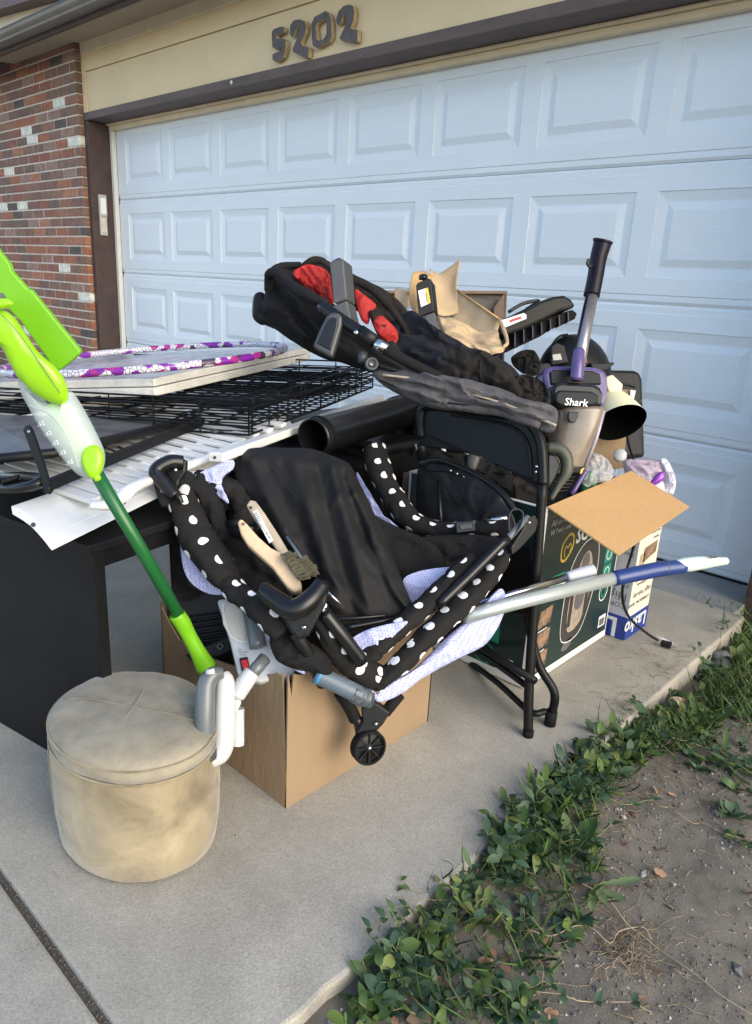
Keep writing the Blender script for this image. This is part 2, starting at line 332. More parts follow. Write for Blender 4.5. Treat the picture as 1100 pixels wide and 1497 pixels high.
def tube(name, p, r, m, parent=None, seg=12, n=6, closed=False, caps=True, smooth=True, flat=1.0, wr=0, wf=20, ref=None, seed=0, straight=False):
    p = [V(q) for q in p]; rr = list(r) if isinstance(r, (list, tuple)) else [r]*len(p)
    if len(p) > 2 and not straight or closed:
        q = crom(p, n, closed); rv = crom([V((x, 0, 0)) for x in rr], n, closed); rr = [x.x for x in rv]; p = q
    N = len(p); vs_, fs, uv = [], [], []; acc = 0; prev = None; us = []
    for i in range(N):
        if closed: t = (p[(i+1) % N]-p[i-1]).normalized()
        else: t = (p[min(i+1, N-1)]-p[max(i-1, 0)]).normalized()
        if prev is None:
            up = ref or (V((0, 0, 1)) if abs(t.z) < .9 else V((1, 0, 0))); nrm = (up-t*up.dot(t)).normalized()
        else: nrm = (prev-t*prev.dot(t)).normalized()
        prev = nrm; bn = t.cross(nrm)
        if i: acc += (p[i]-p[i-1]).length
        us.append(acc)
        for k in range(seg):
            a = 2*math.pi*k/seg; rad = rr[i]
            q = p[i]+nrm*math.cos(a)*rad*flat+bn*math.sin(a)*rad
            if wr: q += (q-p[i]).normalized()*wr*(.8*noise.noise((q+V((seed, 0, 0)))*wf*.7)-.55*max(0, 1-abs(noise.noise((q+V((seed, 3, 0)))*wf*.8))*5)-.3*max(0, 1-abs(noise.noise((q+V((seed, 7, 2)))*wf*1.8))*4))
            vs_.append(q)
    R = sum(rr)/len(rr)
    for i in range(N if closed else N-1):
        j = (i+1) % N; u0_, u1_ = us[i], us[j] if j else acc+(p[0]-p[-1]).length
        for k in range(seg):
            k2 = (k+1) % seg; fs.append((i*seg+k, i*seg+k2, j*seg+k2, j*seg+k))
            c = 2*math.pi*R/seg; uv.append(((u0_, k*c), (u0_, (k+1)*c), (u1_, (k+1)*c), (u1_, k*c)))
    if caps and not closed:
        fs.append(tuple(range(seg))[::-1]); uv.append([(9, 9)]*seg); fs.append(tuple((N-1)*seg+k for k in range(seg))); uv.append([(9, 9)]*seg)
    return mk(name, vs_, fs, m, parent, smooth=smooth, uvs=uv)
def ptube(name, l, r, m, parent=None, d=None, **k): return tube(name, pts(l, d), r, m, parent, **k)
def puff(name, outline, d, m, parent=None, bulge=.03, back=None, rings=14, wr=.006, wf=14, seed=0, sub=7, p=2.2, closed=True, cr=()):
    creases = [(V((a_, b_, 0)), V((c_, d_, 0)), w_, h_) for a_, b_, c_, d_, w_, h_ in cr]
    "soft stuffed or crumpled body: outline in picture points, swelling on both sides of its middle sheet"
    df = d if callable(d) else (lambda x, y: d)
    o = [V((x, y, 0)) for x, y in outline]; o = crom(o, sub, True); N = len(o)
    cx = sum(q.x for q in o)/N; cy = sum(q.y for q in o)/N
    cen = P(cx, cy, df(cx, cy)); back = bulge if back is None else back
    vs_, fs = [], []
    def pt(s, i, sgn, amt):
        x = cx+(o[i].x-cx)*s; y = cy+(o[i].y-cy)*s; q = P(x, y, df(x, y))
        h = amt*max(0, 1-s**p)**.5
        q = q - FW*h*sgn
        if sgn == 1:
            for A_, B_, w_, h_ in creases:
                ab = B_-A_; t = max(0, min(1, (V((x, y, 0))-A_).dot(ab)/ab.length_squared)); dd = (V((x, y, 0))-A_-ab*t).length
                q = q - FW*h_*math.exp(-(dd/w_)**2)*(1 if 0 < t < 1 else .6)*min(1, (1-s)*6+.15)
        qq = q+V((seed*1.7, seed*.9, 0)); k = .7*noise.noise(qq*wf)
        if wr > .005:
            w2 = qq*wf*.8+V((noise.noise(q*wf*.7), noise.noise(q*wf*.7+V((9, 0, 0))), 0))*.9
            k += .9*max(0, 1-abs(noise.noise(w2))*4)**1.5-.3+.45*max(0, 1-abs(noise.noise(w2*2.3+V((4, 4, 4))))*4)-.2
        return q - FW*sgn*wr*k*min(1, (1-s)*4+.3) + UP*wr*.6*noise.noise(q*wf*1.7)*min(1, (1-s)*4+.25)
    rs = [math.sin(math.pi/2*(k/rings)) for k in range(rings, 0, -1)]
    for sgn, amt in ((1, bulge), (-1, back)):
        base = len(vs_)
        for s in rs:
            for i in range(N): vs_.append(pt(s, i, sgn, amt))
        vs_.append(pt(0.0001, 0, sgn, amt)); cidx = len(vs_)-1
        for k in range(rings-1):
            for i in range(N): j = (i+1) % N; fs.append((base+k*N+i, base+k*N+j, base+(k+1)*N+j, base+(k+1)*N+i))
        for i in range(N): fs.append((base+(rings-1)*N+i, base+(rings-1)*N+(i+1) % N, cidx))
        if sgn == 1: front = base
    for i in range(N): j = (i+1) % N; fs.append((front+i, front+j, base+j, base+i))
    return mk(name, vs_, fs, m, parent, smooth=True)
def loft(name, st, m, parent=None, seg=24, cap=True, smooth=True, n=5, **k):
    "stations: (centre, axis X, axis Y, a, b, power)"
    st = [(V(c), V(x), V(y), a_, b_, p_) for c, x, y, a_, b_, p_ in st]
    if n > 1 and len(st) > 2:
        C_ = crom([s[0] for s in st], n); X = crom([s[1] for s in st], n); Y = crom([s[2] for s in st], n); AB = crom([V((s[3], s[4], s[5])) for s in st], n)
    else: C_, X, Y, AB = [s[0] for s in st], [s[1] for s in st], [s[2] for s in st], [V((s[3], s[4], s[5])) for s in st]
    v, f = [], []
    for c, x, y, q in zip(C_, X, Y, AB):
        x = x.normalized(); y = y.normalized()
        for i in range(seg):
            t = 2*math.pi*i/seg; ct, sn = math.cos(t), math.sin(t); e_ = 2/max(q.z, .5)
            v.append(c+x*q.x*math.copysign(abs(ct)**e_, ct)+y*q.y*math.copysign(abs(sn)**e_, sn))
    for i in range(len(C_)-1):
        for kk in range(seg): f.append((i*seg+kk, i*seg+(kk+1) % seg, (i+1)*seg+(kk+1) % seg, (i+1)*seg+kk))
    if cap: f.append(tuple(range(seg))[::-1]); f.append(tuple((len(C_)-1)*seg+kk for kk in range(seg)))
    return mk(name, v, f, m, parent, smooth=smooth, **k)
def sheet(name, grid, m, parent=None, thick=.003, n=5, wr=0, wf=12, seed=0, smooth=True):
    "cloth or paper from a coarse grid of points"
    rows = [crom([V(q) for q in r], n) for r in grid]; cols = list(zip(*rows)); g = [crom(list(c), n) for c in cols]
    W, H = len(g), len(g[0]); v, f, uv = [], [], []
    for a_ in g:
        for q in a_: v.append(q - FW*wr*(noise.noise((q+V((seed, 0, 0)))*wf)+.5*noise.noise(q*wf*2.5)))
    for i in range(W-1):
        for j in range(H-1): f.append((i*H+j, i*H+j+1, (i+1)*H+j+1, (i+1)*H+j))
    return mk(name, v, f, m, parent, smooth=smooth, solid=thick)
def lathe(name, base, axis, prof, m, parent=None, seg=32, smooth=True, cap=False, sx=1, ref=None, **k):
    axis = V(axis).normalized(); up = V(ref) if ref else (V((1, 0, 0)) if abs(axis.x) < .9 else V((0, 1, 0))); x = (up-axis*up.dot(axis)).normalized(); y = axis.cross(x)
    v, f = [], []
    for r_, h in prof:
        for i in range(seg): t = 2*math.pi*i/seg; v.append(V(base)+axis*h+x*r_*sx*math.cos(t)+y*r_*math.sin(t))
    for i in range(len(prof)-1):
        for kk in range(seg): f.append((i*seg+kk, i*seg+(kk+1) % seg, (i+1)*seg+(kk+1) % seg, (i+1)*seg+kk))
    if cap: f.append(tuple(range(seg))[::-1]); f.append(tuple((len(prof)-1)*seg+kk for kk in range(seg)))
    return mk(name, v, f, m, parent, smooth=smooth, **k)
def text(name, s, org, xd, yd, size, m, parent=None, shear=0, bold=0, ext=.0004):
    cu = bpy.data.curves.new(name, 'FONT'); cu.body = s; cu.size = 1; cu.shear = shear; cu.offset = bold; cu.extrude = 0.01; cu.resolution_u = 2
    ob = bpy.data.objects.new('tmp', cu); C.objects.link(ob); dg = bpy.context.evaluated_depsgraph_get(); me = bpy.data.meshes.new_from_object(ob.evaluated_get(dg)); bpy.data.objects.remove(ob)
    xd = V(xd).normalized(); yd = V(yd); yd = (yd-xd*yd.dot(xd)).normalized(); zd = xd.cross(yd); org = V(org)
    for v in me.vertices: v.co = xd*v.co.x*size+yd*v.co.y*size+zd*(ext+v.co.z*.02)
    me.materials.clear(); me.materials.append(M[m]); return link(name, me, parent, org)
# ================================================================== ground and driveway
def ground_z(x, y):
    t = max(0, min(1, (-y-.7)/.9)); g = -.078+.048*t*max(0, 1-(x-4.97)/.9 if x > 4.97 else 1)-.02*min(1, max(0, x-5.3))
    near = max(0, 1-abs(x-5.45)/1.2)
    g += .014*noise.noise(V((x*2.4, y*2.4, 0)))+.008*noise.noise(V((x*7, y*7, 3)))
    if near > 0:
        k = noise.noise(V((x*19, y*19, 1))); g += near*(.0045*noise.noise(V((x*42, y*42, 8)))-.006*max(0, .22-abs(k))*2+.0022*noise.noise(V((x*95, y*95, 4))))
    return min(g, -.012)
v, f = [], []
xs = [-300, -60, -12]+[4.4+i*.05 for i in range(10)]+[4.90+i*.0125 for i in range(100)]+[6.3, 6.8, 8, 12, 60, 300]
ys = [-300, -60, -12, -6]+[-3.6, -3.3, -3.1]+[-2.95+i*.0125 for i in range(224)]+[-.1, .2, .5]+[1, 4, 12, 60, 300]
for x in xs:
    for y in ys: v.append((x, y, ground_z(x, y)-(.02 if x < 4.95 else 0)))
for i in range(len(xs)-1):
    for j in range(len(ys)-1): a_ = i*len(ys)+j; f.append((a_, a_+1, a_+1+len(ys), a_+len(ys)))
tag(mk('ground', v, f, 'dirt', smooth=True, org=V((0, 0, 0))), kind='structure')
def edge_slab(name, x0, x1, y0, y1, m, seed=0, z=0.0):
    n = max(2, int((y1-y0)/.03)); L = []
    for i in range(n+1):
        y = y0+(y1-y0)*i/n; k = .006*noise.noise(V((y*5, seed, 0)))+.004*noise.noise(V((y*22, seed, 0)))
        L.append((x1+k, y))
    poly = [V((x0, y0, z))]+[V((x, y, z)) for x, y in L]+[V((x0, y1, z))]
    o = prism(name, poly, V((0, 0, -.14)), m, None, bevel=.007, org=V((0, 0, -.14))); tag(o, kind='structure'); return o
edge_slab('driveway', -6, 4.968, -2.696, -.328, 'concrete', 1)
edge_slab('driveway', -6, 4.99, -9, -2.709, 'concrete', 5)
box('joint_filler', -6, 4.95, -2.72, -2.68, -.13, -.009, 'joint_dirt')['kind'] = 'structure'
box('driveway_apron', -.2, 4.93, -.318, .3, -.14, -.006, 'concrete_old', bevel=.006, org=V((0, 0, -.14)))['kind'] = 'structure'
# grit in the control joint
rg = random.Random(3); v, f = [], []
def bit(c, s, rnd):
    b = len(v); q = Matrix.Rotation(rnd.random()*6, 3, 'Z')@Matrix.Rotation(rnd.random()*6, 3, 'X')
    P6 = [V((1, 0, 0)), V((-1, 0, 0)), V((0, .8, 0)), V((0, -.8, 0)), V((0, 0, .6)), V((0, 0, -.6))]
    for p_ in P6: v.append(c+q@(p_*s*(.7+.6*rnd.random())))
    for a_, b_, c_ in ((0, 2, 4), (2, 1, 4), (1, 3, 4), (3, 0, 4), (2, 0, 5), (1, 2, 5), (3, 1, 5), (0, 3, 5)): f.append((b+a_, b+b_, b+c_))
for i in range(1500): bit(V((rg.uniform(3.6, 4.97), -2.7025+rg.gauss(0, .0045), rg.uniform(-.013, -.003))), rg.uniform(.0010, .0032), rg)
tag(mk('joint_grit', v, f, 'joint_dirt'), kind='stuff')

# ================================================================== garage door
H = .5332; A0 = .127; PW = .4985; PT = .1007; PH = .3295; PP_ = .58965; GAP = .0022
gd = thing('garage_door', 'white raised-panel double garage door behind the pile', 'garage door', (2.44, 0, 0))
def rings_mesh(name, x0, z0, w_, h_, parent):
    prof = [(0, 0), (.002, .004), (.010, .0055), (.038, .0115), (.044, .0115), (.070, .002), (.073, .001)]
    v, f = [], []
    for ins, dy in prof: v += [(x0+ins, dy, z0+ins), (x0+w_-ins, dy, z0+ins), (x0+w_-ins, dy, z0+h_-ins), (x0+ins, dy, z0+h_-ins)]
    for i in range(len(prof)-1):
        for k in range(4): f.append((i*4+k, i*4+(k+1) % 4, i*4+4+(k+1) % 4, i*4+4+k))
    b = (len(prof)-1)*4; f.append((b, b+1, b+2, b+3)); return v, f
rp = None
for r in range(4):
    zt = (4-r)*H; zb = zt-H; z0 = zb+GAP/2; z1 = zt-GAP/2
    # face with openings for the panels; the meeting edges step back
    zz = [z0, zb+.012, zb+.034, zb+.038, zt-PT-PH, zt-PT, zt-.038, zt-.034, zt-.012, z1]; yy = [.012, .0035, .0035, 0, 0, 0, 0, .0035, .0035, .012]
    xx = [0]
    for c_ in range(8): xx += [A0+c_*PP_, A0+c_*PP_+PW]
    xx.append(4.88); v, f = [], []
    for x in xx:
        for z, y in zip(zz, yy): v.append((x, y, z))
    n = len(zz)
    for i in range(len(xx)-1):
        for j in range(n-1):
            if j == 4 and i % 2 == 1: continue
            f.append((i*n+j, (i+1)*n+j, (i+1)*n+j+1, i*n+j+1))
    b = len(v); v += [(x, .045, z) for x in (0, 4.88) for z in (z0, z1)]
    f += [(b, b+1, b+3, b+2)]
    f += [tuple([i*1 for i in range(n)]+[b+1, b]), tuple([(len(xx)-1)*n+i for i in range(n)][::-1]+[b+2, b+3]),
          tuple([i*n for i in range(len(xx))][::-1]+[b, b+2]), tuple([i*n+n-1 for i in range(len(xx))]+[b+3, b+1])]
    s = mk('door_section', v, f, 'door_white', gd)
    for c_ in range(8):
        x0_ = A0+c_*PP_
        if rp is None:
            vv, ff = rings_mesh('raised_panel', x0_, zt-PT-PH, PW, PH, s)
            rp = mk('raised_panel', vv, ff, 'door_white', s); rpo = WO[rp.name]-V((x0_, 0, zt-PT-PH))
        else:
            link('raised_panel', rp.data, s, V((x0_, 0, zt-PT-PH))+rpo)
box('bottom_seal', .01, 4.87, .006, .04, -.004, .004, 'black_rough', gd)
df_ = thing('door_frame', 'brown wooden garage door surround with cream weather stops', 'door frame', (2.44, -.1, 0))
box('jamb', -.085, -.030, -.205, .03, -.01, 2.118, 'brown_paint', df_, bevel=.003)
box('jamb', 4.925, 4.985, -.205, .03, -.08, 2.118, 'brown_paint', df_, bevel=.003)
box('head_beam', -.085, 4.99, -.208, .03, 2.121, 2.172, 'brown_beam', df_, bevel=.004)
box('side_stop', -.028, .006, -.038, -.004, 0, 2.075, 'white_trim', df_, bevel=.003)
box('side_stop', 4.886, 4.923, -.038, -.004, 0, 2.075, 'white_trim', df_, bevel=.003)
box('top_stop', -.028, 4.923, -.042, -.004, 2.077, 2.105, 'cream_trim', df_, bevel=.004)
box('top_stop', -.028, 4.923, -.062, .02, 2.106, 2.1195, 'cream_trim', df_, bevel=.004)
nl = lathe('nail_head', V((1.72, -.2085, 2.150)), (0, -1, 0), [(.001, .004), (.009, .003), (.011, 0)], 'white_trim', df_, seg=12)
# ================================================================== house wall above
hw = thing('house', 'cream painted siding wall above the garage door under the brown eave', 'house', (2.5, -.18, 2.17))
box('siding_panel', -.078, 7.2, -.180, .0, 2.1745, 2.437, 'cream_paint', hw, bevel=.003)
box('siding_panel', -.078, 7.2, -.186, .0, 2.441, 2.66, 'cream_paint', hw, bevel=.003)
box('corner_trim', -.082, -.048, -.192, -.181, 2.1745, 2.62, 'cream_trim', hw, bevel=.002)
box('frieze_board', -.078, 7.2, -.205, -.187, 2.545, 2.62, 'cream_trim', hw, bevel=.003)
box('side_wall', 4.99, 7.2, -.170, .05, -.1, 2.174, 'cream_paint', hw)
sf = mk('soffit', [(-1.07, -.18, 2.618), (-1.22, -.50, 2.618), (7.2, -.50, 2.618), (7.2, -.18, 2.618), (-1.07, -.18, 2.64), (-1.22, -.50, 2.64), (7.2, -.50, 2.64), (7.2, -.18, 2.64)], [(0, 1, 2, 3), (7, 6, 5, 4), (0, 4, 5, 1), (1, 5, 6, 2), (2, 6, 7, 3), (3, 7, 4, 0)], 'soffit_paint', hw)
box('fascia_board', -3.5, 7.2, -.522, -.501, 2.555, 2.66, 'brown_paint', hw, bevel=.002)
box('roof_deck', -3.5, 7.2, -.50, 3.0, 2.645, 2.66, 'gutter_dark', hw)
gp = [(-.5225, 2.586), (-.605, 2.586), (-.610, 2.598), (-.624, 2.606), (-.634, 2.614), (-.642, 2.634), (-.634, 2.634), (-.626, 2.618), (-.604, 2.604), (-.598, 2.592), (-.5225, 2.592)]
prism('gutter', [V((-3.5, y, z)) for y, z in gp], V((10.7, 0, 0)), 'gutter_metal', hw)
box('gutter_hem', -3.5, 7.2, -.646, -.632, 2.6345, 2.642, 'gutter_dark', hw)
box('drip_edge', -3.5, 7.2, -.60, -.50, 2.6605, 2.664, 'white_trim', hw)
ug = thing('upper_gable', 'cream gable wall with dark brown rake board above the roof edge', 'gable', (-1.5, .6, 2.78))
box('gable_wall', -7, 1.5, .6, .8, 2.78, 5.4, 'cream_trim', ug)
obox('rake_board', V((-7, .45, 3.80)), V((8.5, 0, -.62)), V((0, .15, 0)), V((0, 0, .5)), 'brown_beam', ug)
# house numbers cut from plank
def digit(lbl, outer, inner=None):
    f_ = lambda q: PY(380+q[0]/6.47, q[1]/6.47, -.214)
    off = V((0, .027, 0)); o_ = [f_(q) for q in outer]
    if inner is None: return tag(prism('house_number', o_, off, 'plank_face', None, bevel=.0015, mside='plank_edge'), lbl, 'house number', 'wooden house number digits')
    i_ = [f_(q) for q in inner]; n = len(o_); v = o_+i_+[q+off for q in o_]+[q+off for q in i_]; fs = []; mi = []
    for i in range(n):
        j = (i+1) % n; fs += [(i, j, n+j, n+i), (2*n+i, 3*n+i, 3*n+j, 2*n+j), (i, 2*n+i, 2*n+j, j), (n+i, n+j, 3*n+j, 3*n+i)]; mi += [0, 0, 1, 1]
    return tag(mk('house_number', v, fs, ['plank_face', 'plank_edge'], None, mi=mi, bevel=.0015), lbl, 'house number', 'wooden house number digits')
mat('plank_face', (.075, .062, .062), .7, bump=.6, bscale=40, col2=(.14, .12, .12), vscale=30, stretch=(5, 1, .6))
mat('plank_edge', (.42, .32, .17), .8, var=.25, vscale=30)
digit('digit 5 of weathered plank, leftmost of the house numbers', [(112, 300), (135, 272), (205, 248), (228, 262), (230, 292), (218, 308), (160, 332), (155, 366), (215, 358), (246, 382), (248, 450), (222, 540), (160, 588), (120, 568), (118, 514), (196, 478), (206, 448), (150, 466), (118, 446)])
digit('digit 2 of weathered plank between the 5 and the 0', [(286, 240), (318, 192), (372, 180), (422, 200), (438, 245), (430, 310), (390, 400), (402, 433), (466, 448), (456, 545), (430, 548), (312, 492), (308, 462), (352, 360), (368, 300), (360, 262), (345, 272), (334, 310), (304, 356), (284, 322)])
digit('digit 0 of weathered plank with an open centre', [(485, 230), (515, 160), (620, 103), (655, 125), (676, 190), (678, 340), (655, 390), (540, 456), (500, 430), (490, 350)], [(530, 240), (555, 205), (598, 190), (622, 195), (632, 225), (628, 320), (606, 368), (560, 388), (540, 372), (535, 320)])
digit('digit 2 of weathered plank, rightmost of the house numbers', [(722, 180), (742, 108), (792, 54), (848, 40), (884, 60), (890, 120), (884, 195), (858, 262), (872, 276), (922, 280), (924, 395), (900, 402), (768, 382), (752, 360), (798, 262), (815, 205), (808, 145), (795, 140), (778, 172), (768, 215), (740, 240), (724, 212)])
# keypad
kp = thing('garage_keypad', 'pale grey wireless keypad screwed to the brown jamb', 'keypad', (-.03, -.125, 1.34))
mat('keypad_grey', (.42, .40, .36), .5, var=.06)
box('housing', -.0295, -.012, -.158, -.100, 1.335, 1.50, 'keypad_grey', kp, bevel=.005)
box('cover', -.0295, -.005, -.160, -.098, 1.47, 1.625, 'keypad_grey', kp, bevel=.006)
box('instruction_label', -.0049, -.0040, -.150, -.108, 1.49, 1.60, 'label_white', kp)
box('button_grid', -.0119, -.0100, -.150, -.108, 1.36, 1.46, 'mortar', kp)
# ================================================================== brick wall, brick by brick
bw = thing('brick_wall', 'red and brown brick pier left of the garage door with some whitewashed bricks', 'brick wall', (-1.2, -.25, 0))
box('mortar_bed', -4.2, -.098, -.2385, .05, -.1, 2.75, 'mortar', bw)
box('corner_caulk', -.086, -.0825, -.197, -.18, 0, 2.62, 'cream_trim', bw)
def brick_mesh(x0, x1, depth):
    bm = bmesh.new(); bmesh.ops.create_cube(bm, size=1)
    for q in bm.verts: q.co = V(((x1-x0)*q.co.x, depth*q.co.y, .0578*(q.co.z)))
    bmesh.ops.bevel(bm, geom=bm.edges[:], offset=.0025, segments=1, affect='EDGES')
    me = bpy.data.meshes.new('brick'); bm.to_mesh(me); bm.free(); me.materials.append(M['brick_clay']); return me
full = brick_mesh(0, .1915, .09); half = brick_mesh(0, .0915, .09)
rb = random.Random(11); cnt = 0; stuff = []
CH = .0696
for row in range(0, 39):
    z = .004+row*CH+.03
    if z > 2.72: break
    xr = -.085; first = row % 2 == 1; x = xr
    while x > -4.2:
        hb = first and x == xr; wd = .0915 if hb else .1915; cx = x-wd/2
        px, py = proj(V((cx, -.25, z))); vis = px > -14 and z > .38
        if vis and cnt < 300:
            o = link('brick', half if hb else full, bw, V((cx, -.1985+rb.gauss(0, .0010), z)));  cnt += 1
            if hb is False and x == xr: pass
        else: stuff.append((cx, wd, z))
        x -= wd+.0115
v, f = [], []
for cx, wd, z in stuff:
    b = len(v); v += [(cx+sx*wd/2, -.1985+sy*.045, z+sz*.0298) for sx in (-1, 1) for sy in (-1, 1) for sz in (-1, 1)]; f += [tuple(b+i for i in q) for q in BF]
mb_ = bpy.data.materials.new('brick_field'); mb_.use_nodes = True; M['brick_field'] = mb_
nb, bb = nodes(mb_); g_ = nb.nodes.new('ShaderNodeNewGeometry'); rr_ = nb.nodes.new('ShaderNodeValToRGB'); rr_.color_ramp.elements[0].color = (.10, .06, .05, 1); rr_.color_ramp.elements[1].color = (.20, .085, .05, 1)
nb.links.new(g_.outputs['Random Per Island'], rr_.inputs[0]); nb.links.new(rr_.outputs[0], bb.inputs[0]); bb.inputs['Roughness'].default_value = .85
tag(mk('brick', v, f, 'brick_field', bw), kind='stuff')
# ================================================================== green car-seat carton, its flap, fan carton
gx, gy0, gy1, gx0, gh = 4.69, -1.389, -.885, 4.21, .548
gc = thing('carton', 'large dark green car seat carton with white edges and one flap folded out', 'carton', (4.45, -1.14, 0))
box('carton_body', gx0, gx, gy0, gy1, .003, gh-.012, 'white_card', gc, bevel=.003)
for q_ in ((gx0, gx, gy0, gy0+.006), (gx0, gx, gy1-.006, gy1), (gx0, gx0+.006, gy0+.0065, gy1-.0065), (gx-.006, gx, gy0+.0065, gy1-.0065)): box('rim', *q_, gh-.0115, gh, 'white_card', gc)
box('dark_top_fill', gx0+.007, gx-.007, gy0+.007, gy1-.007, gh-.0115, gh-.009, 'black_rough', gc)  # black sheet stands in for the dark open top of the carton
box('printed_panel', gx-.002, gx+.0012, gy0+.010, gy1-.010, .030, gh-.004, 'green_card', gc)
box('printed_panel', gx0+.012, gx-.014, gy0-.0012, gy0+.002, .030, gh-.004, 'green_card', gc)
fl = [V((gx+.001, gy0+.002, .552)), V((gx+.001, gy1, .574)), V((4.880, -.872, .5005)), V((4.903, gy0, .478))]
prism('flap', fl, V((-.001, 0, -.0035)), 'cardboard_flap', gc)
fx = gx+.0016
def F(u, z): return V((fx, gy0+u, z))             # on the +x face
def decal(name, pl, m, par, off=V((.0006, 0, 0))): return prism(name, pl, off, m, par)
X_ = V((1, 0, 0)); Yd = V((0, 1, 0)); Zd = V((0, 0, 1))
text('lettering', 'EveryStage', F(.035, .515), Yd, Zd, .032, 'gold_print', gc, bold=.01)
text('lettering', 'All-in-One', F(.035, .487), Yd, Zd, .026, 'pale_print', gc, shear=.25)
text('lettering', '10 Years one', F(.035, .463), Yd, Zd, .021, 'pale_print', gc)
text('lettering', 'SC', F(.190, .405), Yd, Zd, .060, 'pale_print', gc, bold=.03, shear=.15)
def ring_decal(name, loop, wdt, m, par, nrm=X_):
    c0 = sum(loop, V((0, 0, 0)))/len(loop); inn = [q+(c0-q).normalized()*wdt for q in loop]; n = len(loop)
    v = loop+inn+[q+nrm*.0006 for q in loop]+[q+nrm*.0006 for q in inn]; fs = []
    for i in range(n): j = (i+1) % n; fs += [(i, j, n+j, n+i), (2*n+i, 3*n+i, 3*n+j, 2*n+j), (i, 2*n+i, 2*n+j, j), (n+i, n+j, 3*n+j, 3*n+i)]
    return mk(name, v, fs, m, par)
rhomb = crom([F(.112, .42), F(.150, .445), F(.178, .432), F(.178, .392), F(.140, .362), F(.112, .372)], 4, True)
ring_decal('emblem', rhomb, .008, 'gold_print', gc)
hrt = [F(.132, .375), F(.128, .398), F(.136, .410), F(.146, .402), F(.156, .413), F(.166, .402), F(.160, .385), F(.146, .368)]
tube('emblem', [q+X_*.0004 for q in hrt[:-1]], .0022, 'gold_print', gc, seg=6)
decal('print_block', [F(.03, .25), F(.155, .285), F(.170, .315), F(.03, .335)] and [F(.02, .275), F(.165, .275), F(.150, .33), F(.02, .33)], 'teal_print', gc)
text('lettering', '3 MODES', F(.040, .292), Yd, Zd, .030, 'pale_print', gc, bold=.02, shear=.2, ext=.0012)
text('lettering', 'AF LAY', F(.14, .255), Yd, Zd, .026, 'pale_print', gc)
egg = crom([F(.185, .09), F(.165, .20), F(.185, .33), F(.255, .395), F(.335, .385), F(.362, .30), F(.345, .18), F(.29, .085)], 5, True)
decal('seat_picture', egg, 'seat_dark', gc); ring_decal('seat_picture', [q+X_*.0007 for q in egg], .003, 'pale_print', gc)
pad = crom([F(.215, .115), F(.20, .21), F(.225, .30), F(.262, .355), F(.30, .352), F(.325, .29), F(.322, .20), F(.285, .125)], 5, True)
decal('seat_picture', [q+X_*.0008 for q in pad], 'seat_beige', gc)
for u0_, u1_ in ((.205, .225), (.30, .318)): decal('seat_picture', [F(u0_, .13)+X_*.0016, F(u1_, .13)+X_*.0016, F(u1_, .24)+X_*.0016, F(u0_, .27)+X_*.0016], 'seat_dark', gc)
hb = crom([F(.238, .19), F(.242, .235), F(.285, .24), F(.29, .195), F(.265, .175)], 4, True); decal('seat_picture', [q+X_*.0017 for q in hb], 'print_grey', gc)
hd = crom([F(.25, .325), F(.265, .355), F(.29, .35), F(.296, .32), F(.27, .308)], 4, True); decal('seat_picture', [q+X_*.0017 for q in hd], 'print_grey', gc)
ov = crom([F(.19, .062), F(.225, .085), F(.262, .078), F(.225, .050)], 6, True); decal('print_oval', ov, 'print_grey', gc)
for k, z in enumerate((.205, .135, .065)):
    decal('photo_print', [F(.030, z-.025), F(.100, z-.018), F(.105, z+.035), F(.036, z+.028)], 'photo_print' if k else 'photo_print', gc)
    decal('photo_caption', [F(.035, z-.036), F(.085, z-.034), F(.085, z-.031), F(.035, z-.033)], 'pale_print', gc)
for k, z in enumerate((.44, .375, .315, .255)):
    decal('feature_icon', [F(.405, z-.03), F(.462, z-.03), F(.462, z+.024), F(.405, z+.024)], 'teal_print', gc)
    ring_decal('feature_icon', [F(.433+.018*math.cos(t), z-.002+.018*math.sin(t))+X_*.0007 for t in [i*math.pi/5 for i in range(10)]], .003, 'pale_print', gc)
ring_decal('feature_icon', [F(.433+.03*math.cos(t), .185+.033*math.sin(t)) for t in [i*math.pi/8 for i in range(16)]], .004, 'pale_print', gc)
ring_decal('feature_icon', [F(.433+.018*math.cos(t), .185+.021*math.sin(t)) for t in [i*math.pi/8 for i in range(16)]], .007, 'teal_print', gc)
decal('barcode_label', [F(.432, .055), F(.478, .055), F(.478, .095), F(.432, .095)], 'label_white', gc)
for k in range(8): decal('barcode_bar', [F(.437+k*.0045, .06)+X_*.0008, F(.439+k*.0045, .06)+X_*.0008, F(.439+k*.0045, .085)+X_*.0008, F(.437+k*.0045, .085)+X_*.0008], 'print_black', gc)
# left face (facing the street)
def G(u, z): return V((gx-u, gy0-.0016, z))
nY = V((0, -.0006, 0))
for z in (.225, .145):
    decal('feature_icon', [G(.19, z-.035), G(.10, z-.035), G(.10, z+.03), G(.19, z+.03)], 'teal_print', gc, nY)
    ring_decal('feature_icon', [G(.145+.017*math.cos(t), z+.004+.017*math.sin(t))+nY*1.2 for t in [i*math.pi/5 for i in range(10)]], .003, 'pale_print', gc, V((0, -1, 0)))
ring_decal('feature_icon', [G(.145+.038*math.cos(t), .065+.036*math.sin(t)) for t in [i*math.pi/8 for i in range(16)]], .005, 'teal_print', gc, V((0, -1, 0)))
ring_decal('feature_icon', [G(.145+.022*math.cos(t), .065+.020*math.sin(t)) for t in [i*math.pi/8 for i in range(16)]], .010, 'teal_print', gc, V((0, -1, 0)))
decal('barcode_label', [G(.10, .03), G(.045, .03), G(.045, .075), G(.10, .075)], 'label_white', gc, nY)
